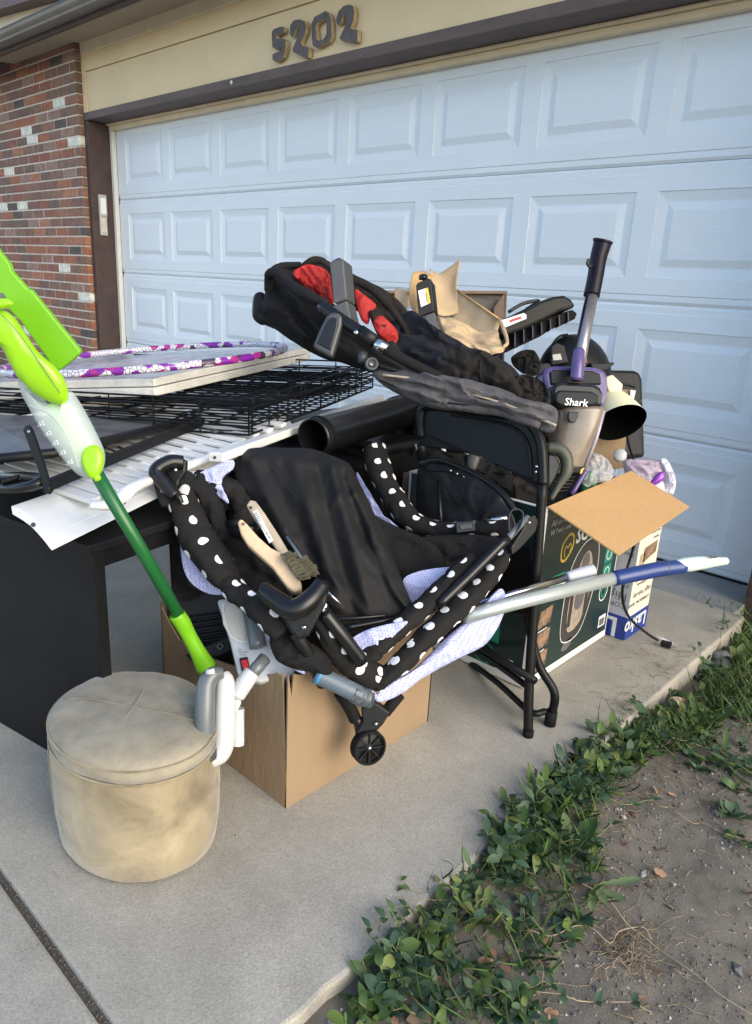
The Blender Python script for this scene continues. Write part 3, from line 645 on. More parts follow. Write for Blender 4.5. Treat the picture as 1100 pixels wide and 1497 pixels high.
for k in range(9): decal('barcode_bar', [G(.095-k*.005, .035)+nY*1.3, G(.0925-k*.005, .035)+nY*1.3, G(.0925-k*.005, .062)+nY*1.3, G(.095-k*.005, .062)+nY*1.3], 'print_black', gc, nY)

lc = thing('fan_carton', 'upside-down blue and cream fan carton standing beside the green carton', 'carton', (4.65, -.78, 0))
lx0, lx1, ly0, ly1, lh = 4.42, 4.749, -.867, -.702, .43
box('carton_body', lx0, lx1, ly0, ly1, .002, lh, 'lasko_cream', lc, bevel=.002)
box('printed_panel', lx0+.001, lx1-.0015, ly0-.0010, ly0+.002, .083, lh-.002, 'lasko_grey', lc)
box('blue_band', lx0-.0014, lx1+.0014, ly0-.0016, ly1+.001, .002, .083, 'lasko_blue', lc)
text('lettering', 'Lasko', V((lx1+.0015, ly1-.012, .068)), -Yd, -Zd, .072, 'pale_print', lc, bold=.02)
text('lettering', 'Lasko', V((lx1-.028, ly0-.0016, .070)), -X_, -Zd, .095, 'pale_print', lc, bold=.02)
for s_, z, sz in (('COMMERCIAL GRADE', .130, .017), ('High Velocity', .162, .026), ('Floor or Wallmount', .196, .015), ('3 Speeds', .345, .014), ('Quiet Control', .365, .012)):
    text('lettering', s_, V((lx1+.0004, ly1-.010, z)), -Yd, -Zd, sz, 'print_grey', lc)
for s_, z, sz in (('COMMERCIAL', .128, .026), ('High', .165, .044), ('Floor or', .200, .022), ('Wallmount', .228, .022), ('Convenient', .305, .018), ('Fully Assembled', .33, .015)):
    text('lettering', s_, V((lx1-.012, ly0-.0012, z)), -X_, -Zd, sz, 'print_grey', lc)
def LF(u, z): return V((lx1+.0006, ly0+u, z))
decal('photo_print', [LF(.045, .265), LF(.145, .285), LF(.145, .325), LF(.045, .318)], 'photo_print', lc)
decal('photo_print', [LF(.02, .20), LF(.055, .215), LF(.055, .30), LF(.02, .30)], 'photo_pale', lc)
decal('photo_print', [LF(.09, .37), LF(.125, .375), LF(.125, .41), LF(.09, .41)], 'photo_print', lc)

# ================================================================== brown cardboard box in front
bx0, bx1, by0, by1, bh = 4.12, 4.60, -2.2, -1.715, .325
cb = thing('cardboard_box', 'plain brown cardboard box with a torn corner under the polka dot playpen', 'box', (4.36, -1.96, 0))
Lp = [V((bx0, by0, .0)), V((bx1, by0, 0))]+[PY(x, y, by0) for x, y in [(413, 984), (408, 990), (404, 984), (395, 987), (380, 985), (360, 978), (335, 972), (300, 960), (262, 935), (246, 908), (236, 888)]]
prism('box_panel', Lp, V((0, .004, 0)), 'cardboard', cb)
Rp = [V((bx1, by0, 0)), V((bx1, by1, 0)), V((bx1, by1, .315)), V((bx1+.003, -1.9, .322)), V((bx1, -2.08, .318)), V((bx1, -2.165, .312)), V((bx1, -2.185, .322)), V((bx1, -2.19, .27)), V((bx1, by0, .33))]
prism('box_panel', Rp, V((-.004, 0, 0)), 'cardboard', cb)
prism('box_panel', [V((bx0, by1, 0)), V((bx1, by1, 0)), V((bx1, by1, .315)), V((bx0, by1, .33))], V((0, -.004, 0)), 'cardboard', cb)
prism('box_panel', [V((bx0, by0, 0)), V((bx0, by1, 0)), V((bx0, by1, .33)), V((bx0, by0, .318))], V((.004, 0, 0)), 'cardboard_dark', cb)  # darker cardboard: shade inside the box put into the colour
box('box_floor', bx0+.005, bx1-.005, by0+.005, by1-.005, .003, .008, 'cardboard_dark', cb)  # floor painted in the same shaded tone as the inner wall
# ribbed black planter tray and pan inside it
pt_ = thing('ribbed_tray', 'ribbed black plastic tray inside the brown box beside the lime mop grip', 'tray', (4.28, -2.02, .05))
ptray = pprism('tray_body', [(238, 870), (335, 850), (345, 985), (300, 975), (262, 950)], 1.78, .03, 'black_plastic', pt_, bevel=.006)
for k in range(6): ptube('rib', [(268+k*2, 905+k*9), (300, 901+k*9), (328, 897+k*9)], .0045, 'black_plastic', pt_, d=1.765, seg=8)
pprism('tray_lip', [(270, 958), (335, 930), (338, 952), (290, 975)], 1.70, .01, 'black_plastic', pt_)
ptube('eyelet', [(318, 945), (322, 941), (326, 945), (322, 949)], .002, 'steel_grey_plastic', pt_, d=1.695, seg=6, closed=True)

# ================================================================== suede footstool
sc_ = V((4.432, -2.45, 0)); st_ = thing('footstool', 'round beige suede footstool with stained top beside the brown box', 'footstool', sc_)
def oval(z, rx, ry, wob=0, seed=0, N=72):
    return [sc_+V((rx*math.cos(2*math.pi*i/N)*(1+wob*noise.noise(V((math.cos(2*math.pi*i/N)*2, math.sin(2*math.pi*i/N)*2, z*7+seed)))), ry*math.sin(2*math.pi*i/N)*(1+wob*noise.noise(V((math.cos(2*math.pi*i/N)*2+5, math.sin(2*math.pi*i/N)*2, z*7+seed)))), z)) for i in range(N)]
def stack(name, prof, m, par, wob=.02, top=False, seed=0, dz=0):
    v, f = [], []; N = 72
    for rx, ry, z in prof: v += oval(z, rx, ry, wob, seed)
    for i in range(len(prof)-1):
        for k in range(N): f.append((i*N+k, i*N+(k+1) % N, (i+1)*N+(k+1) % N, (i+1)*N+k))
    f.append(tuple(range(N))[::-1])
    if top:
        v.append(sc_+V((0, 0, prof[-1][2]+.0005))); c_ = len(v)-1; b = (len(prof)-1)*N
        for k in range(N): f.append((b+k, b+(k+1) % N, c_))
    if dz:
        for q in v: q.z += dz*noise.noise(V((q.x*9, q.y*9, 2)))+dz*.6*noise.noise(V((q.x*24, q.y*24, 5)))
    return mk(name, v, f, m, par, smooth=True)
e_ = .825
stack('stool_body', [(.168, .168*e_, .004), (.176, .176*e_, .012), (.181, .181*e_, .06), (.183, .183*e_, .12), (.183, .183*e_, .19), (.180, .180*e_, .226), (.172, .172*e_, .232)], 'suede', st_, .03)
stack('cushion_lid', [(.170, .170*e_, .226), (.181, .181*e_, .231), (.1835, .1835*e_, .243), (.1815, .1815*e_, .256), (.176, .176*e_, .265), (.166, .166*e_, .271), (.14, .14*e_, .276), (.10, .10*e_, .279), (.05, .05*e_, .281), (.01, .01*e_, .281)], 'suede_top', st_, .02, top=True, seed=0, dz=.0055)
tube('welt', [sc_+V((.1822*math.cos(t), .1822*e_*math.sin(t), .2565)) for t in [i*math.pi/12 for i in range(24)]], .0018, 'suede', st_, closed=True, n=4, seg=6)
tube('welt', [sc_+V((.1825*math.cos(t), .1825*e_*math.sin(t), .2285)) for t in [i*math.pi/12 for i in range(24)]], .0022, 'suede', st_, closed=True, n=4, seg=6)
for t in (math.radians(238), math.radians(240.5)): tube('seam', [sc_+V((.1835*math.cos(t)*k_, .1835*e_*math.sin(t)*k_, z)) for z, k_ in ((.012, .965), (.06, 1.0), (.12, 1.01), (.19, 1.01), (.225, .99))], .0016, 'suede', st_, seg=6)
for a1 in (35, 125): 
    t = math.radians(a1); tube('seam', [sc_+V((.165*s*math.cos(t), .165*s*e_*math.sin(t), .2815-.0105*abs(s)**3)) for s in (-1, -.6, -.2, .2, .6, 1)], .0014, 'suede_top', st_, seg=6)

# ================================================================== black desk
dC = V((4.283, -2.437, 0)); dS = V((-.983, -.184, 0)).normalized(); dL = V((-.184, .983, 0)).normalized()
dk = thing('desk', 'scuffed black desk with panel legs carrying the heap of metal racks', 'desk', dC)
obox('side_panel', dC, dS*.62, dL*.022, Zd*.562, 'desk_black', dk, bevel=.002)
obox('side_panel', dC+dL*1.15, dS*.62, dL*.022, Zd*.556, 'desk_black', dk, bevel=.002)
obox('apron', dC+dL*.023+dS*.012+Zd*.512, dL*1.126, dS*.018, Zd*.044, 'desk_black', dk, bevel=.002)
obox('desktop', dC-dL*.02-dS*.01+Zd*.557, dL*1.22, dS*.66, Zd*.018, 'desk_black', dk, bevel=.002)
obox('edge_strip', dC-dS*.001+dL*.0, -dS*.001, dL*.022, Zd*.556, 'black_gloss', dk)
obox('back_panel', dC+dL*.023+dS*.60+Zd*.30, dL*1.126, dS*.015, Zd*.255, 'desk_black', dk)

# ================================================================== white slatted cot end lying on the desk
cr = thing('cot_end', 'white slatted cot end lying across the black desk', 'cot end', (4.0, -1.9, .61))
A_ = [P(18, 742, 1.50), P(30, 742, 1.47), P(45, 754, 1.44), P(62, 778, 1.40), P(79, 804, 1.365), P(80, 800, 1.36), P(68, 770, 1.39), P(52, 742, 1.45), P(38, 730, 1.48), P(22, 733, 1.51)]
endd = P(440, 605, 2.62)-P(52, 742, 1.45); endd2 = P(432, 626, 2.58)-P(79, 804, 1.365)
_dl = liny(740, 1.475, 804, 1.365)
secA = [P(x, y, _dl(x, y)) for x, y in [(16, 740), (25, 742), (34, 746), (44, 752), (53, 760), (62, 771), (70, 784), (80, 803), (75, 805), (65, 792), (54, 779), (44, 769), (33, 761), (18, 752)]]
shift = (P(432, 626, 1.98)-P(79, 804, 1.365))
n_ = len(secA); secP = [(16, 740), (25, 742), (34, 746), (44, 752), (53, 760), (62, 771), (70, 784), (80, 803), (75, 805), (65, 792), (54, 779), (44, 769), (33, 761), (18, 752)]
v = secA+[P(432+(x-80)*.36, 628+(y-803)*.36, 2.12+(_dl(x, y)-1.365)*.5) for x, y in secP]
fr = mk('front_rail', v, [tuple(range(n_)), tuple(range(2*n_-1, n_-1, -1))]+[(i, i+n_, (i+1) % n_+n_, (i+1) % n_) for i in range(n_)], 'white_wood', cr, bevel=.002)
lathe('bolt_hole', P(49, 767, 1.412), P(49, 767, 1.4)-P(52, 766, 1.5), [(.0001, .003), (.004, .003), (.0045, 0)], 'print_black', cr, seg=10)
lathe('dowel', P(29, 752, 1.462), P(29, 752, 1.4)-P(34, 750, 1.5), [(.0001, .005), (.0045, .005), (.005, 0)], 'wood_light', cr, seg=10)
# second rail with a rounded end
r2 = [(132, 738, 1.43), (158, 738, 1.44), (178, 727, 1.46), (196, 712, 1.50), (240, 694, 1.68), (300, 672, 1.78), (350, 650, 1.86)]
tube('curved_rail', pts(r2), [.014, .017, .019, .020, .020, .020, .020], 'white_wood', cr, seg=12, flat=.6)
lathe('bolt_hole', P(182, 735, 1.505), P(182, 735, 1.4)-P(182, 733, 1.5), [(.0001, .003), (.003, .003), (.0035, 0)], 'print_black', cr, seg=10)
o_ = P(305, 675, 1.70); e1_ = P(547, 586, 2.85)-o_; up_ = P(305, 664, 1.735)-o_; dd_ = (P(327, 676, 1.685)-o_)
obox('top_bar', o_, e1_, dd_, V((0, 0, .022)), 'white_wood', cr, bevel=.003)
lathe('bolt_hole', o_+dd_*.45+V((0, 0, .011))-e1_.normalized()*.0005, -e1_, [(.0001, .003), (.003, .003), (.0035, 0)], 'print_black', cr, seg=10)
# slats under the racks, away from the viewer
a0 = PZ(118, 760, .625); b0 = PZ(430, 622, .635); sl_dir = (PZ(60, 690, .632)-PZ(165, 722, .632)).normalized()
prev = None
for k in range(15):
    c_ = P(132+k*20, 730-k*7.9, 1.48+k*.036)+V((0, 0, -.012)); q = c_+sl_dir*.0
    obox('slat', q, sl_dir*.62+V((0, 0, .004)), (b0-a0).normalized()*.034, V((0, 0, .010)), 'white_wood', cr, bevel=.002)
obox('rear_rail', P(132, 730, 1.48)+sl_dir*.62+V((0, 0, -.01)), (P(132+14*20, 730-14*7.9, 1.48+14*.036)-P(132, 730, 1.48)), sl_dir*.04, V((0, 0, .025)), 'white_wood', cr, bevel=.003)

# ================================================================== folding metal bed frame, grey tray, wire crate, boards, hoop
mf = thing('metal_frame', 'black folding metal frame with a pivot bar lying on the slats', 'metal frame', P(75, 715, 1.50))
p0 = P(66, 722, 1.47); p1 = P(300, 622, 2.02); ex = (p1-p0)
obox('angle_bar', p0, ex, V((0, 0, .020)), V((-.006, -.002, .002)), 'black_paint_metal', mf, bevel=.001)
obox('angle_bar', p0+V((0, 0, .019)), ex, sl_dir*.018, V((0, 0, .0025)), 'black_paint_metal', mf, bevel=.001)
bar = [(34, 628), (40, 622), (46, 628), (60, 668), (69, 693), (76, 716), (70, 722), (63, 716), (58, 690), (48, 664)]
pprism('pivot_bar', [(33, 629), (36, 622), (42, 621), (47, 627), (60, 664), (68, 690), (77, 717), (72, 723), (65, 720), (59, 698), (50, 672)], lin(35, 1.49, 75, 1.45), .005, 'black_paint_metal', mf)
lathe('rivet', P(43, 631, 1.482), P(43, 631, 1.4)-P(43, 631, 1.5), [(.0001, .003), (.0035, .002), (.004, 0)], 'chrome', mf, seg=10)
lathe('rivet', P(71, 714, 1.448), P(43, 631, 1.4)-P(43, 631, 1.5), [(.0001, .004), (.0055, .003), (.006, 0)], 'black_gloss', mf, seg=10)
ptube('padded_loop', [(-60, 706, 1.62), (0, 714, 1.52), (40, 712, 1.48), (62, 702, 1.49), (40, 697, 1.56), (0, 698, 1.66)], .011, 'black_gloss', mf, seg=10)
v = [P(4+24*i/60, 705-7*i/60, 1.50)+UP*.006*math.cos(i*1.2)+FW*.006*math.sin(i*1.2) for i in range(61)]
tube('coil_spring', v, .0016, 'black_paint_metal', mf, seg=5, n=1, straight=True)
for k in range(7): 
    q = P(-40+k*26, 694-k*9, 1.62+k*.06); tube('wire', [q, q+ (P(250, 612, 2.15)-P(60, 690, 1.6))*.55], .0022, 'black_paint_metal', mf, seg=5)
for k in range(8): ptube('wire', [(150+k*14, 652-k*3, 1.86+k*.05), (178+k*14, 664-k*3.2, 1.72+k*.05)], .0022, 'black_paint_metal', mf, seg=5)
ptube('wire', [(150, 662, 1.78), (180, 664, 1.78), (250, 640, 2.0), (330, 620, 2.3)], .0026, 'black_paint_metal', mf, seg=5)
pl_ = tag(pprism('paper_roll', [(161, 650), (240, 622), (256, 628), (250, 640), (175, 665), (163, 660)], lin(160, 1.88, 256, 2.2), .02, 'white_card', None, bevel=.006), 'crumpled white paper under the black wires', 'paper')
tr = thing('crate_tray', 'grey plastic crate tray with mottled surface at the left', 'tray', P(75, 660, 1.7))
t0, t1, t2, t3 = P(-45, 674, 1.56), P(76, 663, 1.57), P(290, 612, 2.10), P(-30, 606, 2.0)
prism('tray_floor', [t0, t1, t2, t3], V((0, 0, -.006)), 'tray_grey', tr)
tube('tray_lip', [t3, t0+V((-.01, 0, .002)), t0, t0+(t1-t0)*.5, t1, t1+(t2-t1)*.3, t2], .011, 'black_plastic', tr, seg=8, straight=True)

wc = thing('wire_crate', 'folded black wire dog crate lying flat between the slats and the boards', 'wire crate', P(362, 635, 1.9))
cO = P(364, 636, 1.90); c1 = P(545, 566, 2.62)-cO; c2 = P(-70, 606, 2.22)-cO
def wires(name, o, u, w_, nu, nw, r, par, sag=0, seed=0):
    v, f = [], []; rr = random.Random(seed)
    def seg_(a_, b_, r_):
        t = (b_-a_).normalized(); x = (V((0, 0, 1))-t*t.z).normalized() if abs(t.z) < .95 else V((1, 0, 0)); y = t.cross(x); b = len(v)
        mid = (a_+b_)/2+V((0, 0, -sag+rr.gauss(0, .0015)))
        for q in (a_, mid, b_):
            for k in range(5): v.append(q+x*r_*math.cos(k*1.2566)+y*r_*math.sin(k*1.2566))
        for s in (0, 5):
            for k in range(5): f.append((b+s+k, b+s+(k+1) % 5, b+s+5+(k+1) % 5, b+s+5+k))
    for i in range(nu+1): seg_(o+u*(i/nu), o+u*(i/nu)+w_, r)
    for j in range(nw+1): seg_(o+w_*(j/nw), o+w_*(j/nw)+u, r*1.25)
    return mk(name, v, f, 'black_paint_metal', par, smooth=True)
for k, z in enumerate((.0, .022, .046, .072)):
    wires('wire_panel', cO+V((.004*k, -.003*k, z)), c1, c2, 22, 5+k % 2*3, .0021, wc, .003, k)
hz = V((0, 0, .088))
wires('wire_side', cO, c1, hz, 8, 3, .0024, wc, 0, 9); wires('wire_side', cO, c2, hz, 7, 4, .0024, wc, 0, 10)
wires('wire_side', cO+c1, c2, hz, 7, 3, .0024, wc, 0, 11)
for k in range(6):
    q = cO+c1*(.02+k*.16)+hz*.95; tube('wire_loop', [q+V((0, 0, -.085)), q+V((0, 0, -.02)), q+V((0, 0, .004)), q+c2*.03+V((0, 0, .004)), q+c2*.03+V((0, 0, -.03))], .0028, 'black_paint_metal', wc, seg=6)
for k in range(5):
    q = cO+c2*(.1+k*.15); box('clip', q.x-.01, q.x+.01, q.y-.008, q.y+.008, q.z, q.z+.008, 'grey_plastic', wc, bevel=.002)

N0 = P(226, 563, 2.02); d1 = P(455, 514, 2.80)-N0; d2 = P(-190, 572, 2.35)-N0
lb = thing('painted_board', 'lower of two flaking white boards stacked under the hula hoop', 'board', N0)
obox('board_core', N0+V((.01, -.006, -.030)), d1*.99, d2, V((0, 0, .024)), 'board_paint', lb, bevel=.003)
ub = thing('painted_board', 'upper white board with a shiny grey top under the hula hoop', 'board', N0)
obox('board_core', N0+V((0, 0, -.004)), d1, d2, V((0, 0, .022)), 'board_paint', ub, bevel=.003)
obox('top_sheet', N0+V((-.004, .002, .0185)), d1*.985, d2*.985, V((0, 0, .002)), 'board_top', ub)
hL, hR = P(4, 548, 2.13), P(393, 506, 2.62); hc = (hL+hR)/2; ax = (hR-hL)/2; hr_ = ax.length
bn_ = d1.cross(d2).normalized(); bn_ = bn_ if bn_.z > 0 else -bn_
ay = bn_.cross(ax).normalized()*hr_
if ay.dot(FW) < 0: ay = -ay
HOOP_K = 1.0
hp = tube('hula_hoop', [hc+ax*math.cos(t)+ay*HOOP_K*math.sin(t)+V((0, 0, .0055)) for t in [i*math.pi/16 for i in range(32)]], .0112, 'hoop_print', None, closed=True, n=5, seg=14)
tag(hp, 'purple and white patterned hula hoop lying on the white boards', 'hula hoop')
print('HOOP', hr_, [proj(hc+ay*s) for s in (1, -1)])
# ================================================================== folding chair
ch = thing('folding_chair', 'black metal folding chair standing in front of the green carton', 'chair', PZ(772, 1078, 0))
fF = PZ(772, 1076, .0)+Zd*.006; fR = PZ(804, 1060, .0)+Zd*.008
wdt = V((-.430, .10, 0)); cdf = lin(799, 1.79, 612, 2.06)
top_r = P(793, 672, cdf(793, 0)+.012)
bk = [(786, 708), (771, 705), (732, 681), (697, 666), (658, 657), (616, 652), (613, 630), (614, 608), (624, 592), (683, 598), (737, 604), (768, 610), (788, 628), (797, 652), (799, 710)]
bp_ = pprism('backrest', bk, cdf, .006, 'black_paint_metal', ch, bevel=.002)
rim = [(616, 640), (615, 608), (627, 594), (683, 599), (737, 606), (766, 613), (784, 631), (792, 655), (794, 690), (794, 708)]
tube('backrest_rim', [P(x, y, cdf(x, y)-.002) for x, y in rim], .013, 'black_paint_metal', ch, seg=12)
tube('backrest_rim', [P(x, y, cdf(x, y)-.004) for x, y in [(660, 606), (715, 615), (750, 625), (770, 645), (776, 680), (776, 700)]], .004, 'black_paint_metal', ch, seg=8)
tube('frame_tube', [P(794, 700, cdf(794, 0)), P(783, 860, 1.84), P(774, 1000, 1.865), fF], .0125, 'black_paint_metal', ch)
tube('frame_tube', [P(616, 650, cdf(616, 0)), top_r+wdt-Zd*.25, fF+wdt], .0125, 'black_paint_metal', ch)
kn = P(770, 880, 1.88)
tube('frame_tube', [kn+V((0, .03, .10)), kn, P(786, 966, 1.905), fR+Zd*.09, fR+Zd*.015], .0115, 'black_paint_metal', ch)
tube('frame_tube', [kn+wdt+V((0, .03, .10)), kn+wdt, P(786, 966, 1.905)+wdt, fR+wdt+Zd*.01], .0115, 'black_paint_metal', ch)
tube('leg_foot', [fR+Zd*.035, fR-Zd*.006], .0155, 'black_rough', ch, seg=14)
tube('leg_foot', [fF+Zd*.012, fF-Zd*.005], .014, 'black_rough', ch, seg=14)
tube('leg_foot', [fF+wdt+Zd*.012, fF+wdt-Zd*.005], .014, 'black_rough', ch, seg=14)
tube('cross_brace', [fF+Zd*.155, fF+Zd*.155+wdt], .010, 'black_paint_metal', ch)
tube('cross_brace', [P(798, 1040, 1.915), P(775, 1040, 1.915), P(730, 1000, 2.06), P(680, 962, 2.26), P(655, 940, 2.36)], .009, 'black_paint_metal', ch)
tube('cross_brace', [P(772, 1004, 1.87), P(725, 970, 2.03), P(680, 942, 2.2), P(650, 922, 2.3)], .009, 'black_paint_metal', ch)
sp = [P(785, 905, 1.84), P(778, 800, 1.84), P(625, 770, 2.12), P(630, 870, 2.15)]
prism('seat', sp, V((0, .02, .006)), 'black_paint_metal', ch, bevel=.006)
for x, y in ((785, 682), (784, 690)): lathe('rivet', P(x, y, cdf(x, y)-.016), -FW, [(.004, 0), (.0032, .003), (.0001, .0035)], 'chrome', ch, seg=10)

# ================================================================== polka dot playpen
pp = thing('playpen', 'collapsed black and white polka dot playpen slumped over the brown box', 'playpen', P(545, 1000, 1.56))
def roll(l, r, seed=0, nm='padded_rail', m='polka', wr=.0055, fl=.80): return tube(nm, pts(l), [q*.90 for q in r], m, pp, seg=30, n=14, wr=wr, wf=27, flat=fl, seed=seed)
roll([(258, 706, 1.63), (272, 745, 1.60), (293, 792, 1.575), (322, 832, 1.545), (350, 866, 1.53)], [.030, .040, .044, .040, .030], 1)
roll([(322, 838, 1.55), (352, 868, 1.51), (388, 893, 1.475), (418, 925, 1.455)], [.026, .034, .038, .034], 2)
roll([(465, 880, 1.455), (478, 915, 1.47), (500, 950, 1.50), (528, 980, 1.53), (556, 992, 1.55)], [.020, .030, .036, .036, .03], 3)
roll([(530, 968, 1.555), (562, 935, 1.575), (604, 900, 1.61), (648, 858, 1.66), (690, 815, 1.71)], [.026, .032, .030, .026, .022], 4)
roll([(548, 1003, 1.54), (580, 975, 1.55), (630, 925, 1.60), (680, 880, 1.655), (722, 836, 1.71), (742, 800, 1.75)], [.024, .030, .033, .034, .030, .022], 5)
roll([(548, 655, 2.10), (556, 690, 2.06), (574, 725, 2.02), (598, 757, 1.97), (640, 775, 1.93), (700, 772, 1.88), (748, 768, 1.84)], [.040, .042, .040, .036, .030, .030, .028], 6)
roll([(262, 700, 1.66), (290, 716, 1.68), (310, 745, 1.68), (325, 790, 1.64)], [.028, .038, .036, .03], 8, 'fabric_side', 'black_cloth', .012)
roll([(285, 700, 1.70), (330, 715, 1.74), (360, 745, 1.76), (350, 790, 1.72)], [.03, .05, .055, .05], 9, 'fabric_side', 'black_cloth', .016)
# fabric masses
puff('fabric_side', [(250, 765), (300, 770), (370, 800), (420, 850), (430, 905), (400, 900), (340, 870), (300, 865), (262, 850), (252, 810)], lin(250, 1.70, 430, 1.62), 'black_cloth', pp, .02, wr=.016, seed=1, rings=12, cr=[(260, 775, 400, 880, 8, .012), (300, 775, 420, 870, 6, -.012), (255, 800, 330, 865, 5, .01)])
puff('fabric_side', [(245, 735), (262, 760), (270, 800), (285, 850), (292, 872), (262, 880), (252, 868), (248, 800)], 1.74, 'black_cloth', pp, .01, wr=.008, seed=2)
puff('fabric_floor', [(330, 700), (450, 690), (560, 760), (640, 800), (640, 860), (570, 905), (520, 925), (470, 900), (400, 850)], lin(330, 1.86, 640, 1.80), 'black_rough', pp, .015, wr=.012, seed=3)
puff('fabric_side', [(588, 795), (620, 784), (700, 782), (745, 790), (738, 812), (690, 842), (640, 838), (600, 846), (588, 820)], lin(590, 1.83, 740, 1.82), 'black_cloth', pp, .02, wr=.014, seed=4, rings=12, sub=6, cr=[(600, 800, 720, 830, 5, -.010), (640, 786, 690, 840, 5, .010), (600, 825, 735, 800, 4, .008), (700, 785, 680, 838, 3, -.008)])
puff('fabric_side', [(395, 930), (420, 925), (455, 940), (480, 960), (485, 985), (460, 983), (425, 976), (402, 960)], 1.47, 'black_cloth', pp, .03, wr=.012, seed=5)
puff('fabric_side', [(470, 905), (500, 898), (560, 905), (600, 905), (560, 925), (525, 942), (500, 930)], 1.62, 'black_cloth', pp, .015, wr=.010, seed=6)
# netting
def net(l, d, seed, b=.012): return puff('netting_panel', l, d, 'netting', pp, b, .002, wr=.0055, wf=20, seed=seed)
net([(264, 790), (274, 800), (290, 828), (312, 848), (332, 856), (330, 868), (305, 868), (280, 852), (268, 828)], 1.60, 1)
net([(383, 895), (402, 905), (425, 930), (440, 965), (446, 985), (425, 975), (402, 950), (386, 920)], 1.475, 2)
net([(552, 1026), (556, 1008), (600, 982), (650, 935), (695, 895), (728, 862), (739, 870), (736, 900), (712, 940), (675, 960), (620, 990), (580, 1018)], lin(550, 1.57, 740, 1.74), 3, .022)
net([(522, 690), (535, 715), (556, 748), (585, 775), (605, 790), (600, 802), (570, 780), (545, 755), (528, 722)], lin(520, 2.03, 600, 1.93), 4)
net([(590, 848), (610, 836), (645, 830), (695, 828), (690, 842), (660, 864), (625, 892), (608, 898), (596, 872)], 1.735, 5, .008)
net([(512, 938), (530, 924), (560, 914), (596, 908), (580, 926), (556, 946), (530, 950)], 1.555, 6, .006)
net([(280, 700), (305, 685), (338, 672), (342, 684), (325, 702), (335, 735), (320, 725), (300, 712)], 1.70, 7, .008)
net([(498, 955), (520, 985), (548, 1012), (556, 1024), (540, 1018), (505, 990)], 1.53, 8, .004)
for l, d in (([(272, 712), (262, 730)], 1.59), ([(400, 880), (422, 905)], 1.43)): puff('white_lining', [(l[0][0]-5, l[0][1]-3), (l[0][0]+6, l[0][1]+2), (l[1][0]+6, l[1][1]+6), (l[1][0]-6, l[1][1])], d, 'white_plastic', pp, .004, wr=.003)
# corner castings
ptube('corner_cap', [(268, 676, 1.595), (248, 676, 1.585), (229, 689, 1.575), (241, 707, 1.57), (257, 726, 1.565)], [.0155, .0165, .0165, .0155, .0145], 'black_gloss', pp, seg=18, n=8)
pprism('corner_plate', [(220, 690), (228, 686), (246, 706), (262, 728), (260, 737), (246, 742), (235, 742), (227, 720)], 1.585, .03, 'black_plastic', pp, bevel=.005)
pprism('corner_plate', [(236, 682), (262, 668), (273, 673), (272, 690), (263, 703), (260, 718), (246, 700)], 1.60, .02, 'black_plastic', pp, bevel=.006)
cB = tube('corner_cap', pts([(384, 861, 1.42), (402, 876, 1.40), (428, 891, 1.385), (452, 878, 1.39), (472, 853, 1.41)]), [.016, .019, .021, .020, .016], 'black_gloss', pp, seg=16, n=6)
pprism('corner_plate', [(392, 868), (430, 880), (474, 846), (481, 858), (477, 882), (466, 905), (452, 930), (436, 938), (424, 925), (412, 905)], 1.415, .03, 'black_plastic', pp, bevel=.008)
for x, y, d in ((462, 871, 1.387), (445, 917, 1.41), (257, 687, 1.577), (238, 718, 1.575)): lathe('screw', P(x, y, d), -FW, [(.0045, 0), (.004, .003), (.0001, .0032)], 'chrome', pp, seg=10)
# tubes
ptube('leg_tube', [(432, 925, 1.43), (450, 955, 1.45), (472, 1000, 1.50)], .013, 'black_plastic', pp)
ptube('leg_tube', [(474, 895, 1.44), (500, 928, 1.45), (530, 968, 1.475)], .0145, 'black_gloss', pp)
ptube('rail_tube', [(642, 884, 1.615), (690, 838, 1.655), (742, 786, 1.70)], .0115, 'black_gloss', pp)
ptube('rail_tube', [(738, 792, 1.70), (760, 768, 1.73), (772, 757, 1.75)], .0085, 'steel_grey_plastic', pp)
ptube('rail_tube', [(338, 778, 1.61), (380, 770, 1.60)], .013, 'black_gloss', pp)
ptube('rail_tube', [(334, 768, 1.66), (356, 764, 1.66)], .012, 'black_plastic', pp)
ptube('rail_tube', [(225, 700, 1.60), (258, 722, 1.56), (266, 736, 1.56)], .006, 'black_gloss', pp)
ptube('rail_tube', [(712, 762, 1.86), (742, 757, 1.84)], .007, 'chrome', pp)
ptube('rail_tube', [(478, 906, 1.60), (540, 902, 1.61), (605, 896, 1.66)], .004, 'black_gloss', pp)
ptube('rail_tube', [(505, 918, 1.59), (560, 908, 1.61), (600, 900, 1.65)], .006, 'black_gloss', pp)
ptube('spread_rod', [(476, 862, 1.50), (503, 888, 1.51)], .003, 'chrome', pp, seg=8)
pprism('latch_arm', [(783, 752), (788, 762), (784, 778), (762, 802), (750, 812), (748, 800), (766, 772), (772, 758)], lin(750, 1.71, 785, 1.75), .012, 'black_plastic', pp, bevel=.004)
lathe('screw', P(774, 764, 1.725), -FW, [(.004, 0), (.0035, .003), (.0001, .0032)], 'chrome', pp, seg=10)
v = pts([(744, 778), (744, 755), (752, 744), (764, 750), (760, 770), (742, 792)], 1.715)
tube('pull_strap', v, .010, 'grey_plastic', pp, seg=8, flat=.2, ref=UP)
pprism('buckle', [(666, 763), (694, 761), (696, 777), (668, 780)], 1.84, .012, 'black_gloss', pp, bevel=.003)
pprism('buckle_slot', [(672, 767), (690, 765), (691, 773), (673, 775)], 1.835, .004, 'grey_plastic', pp)
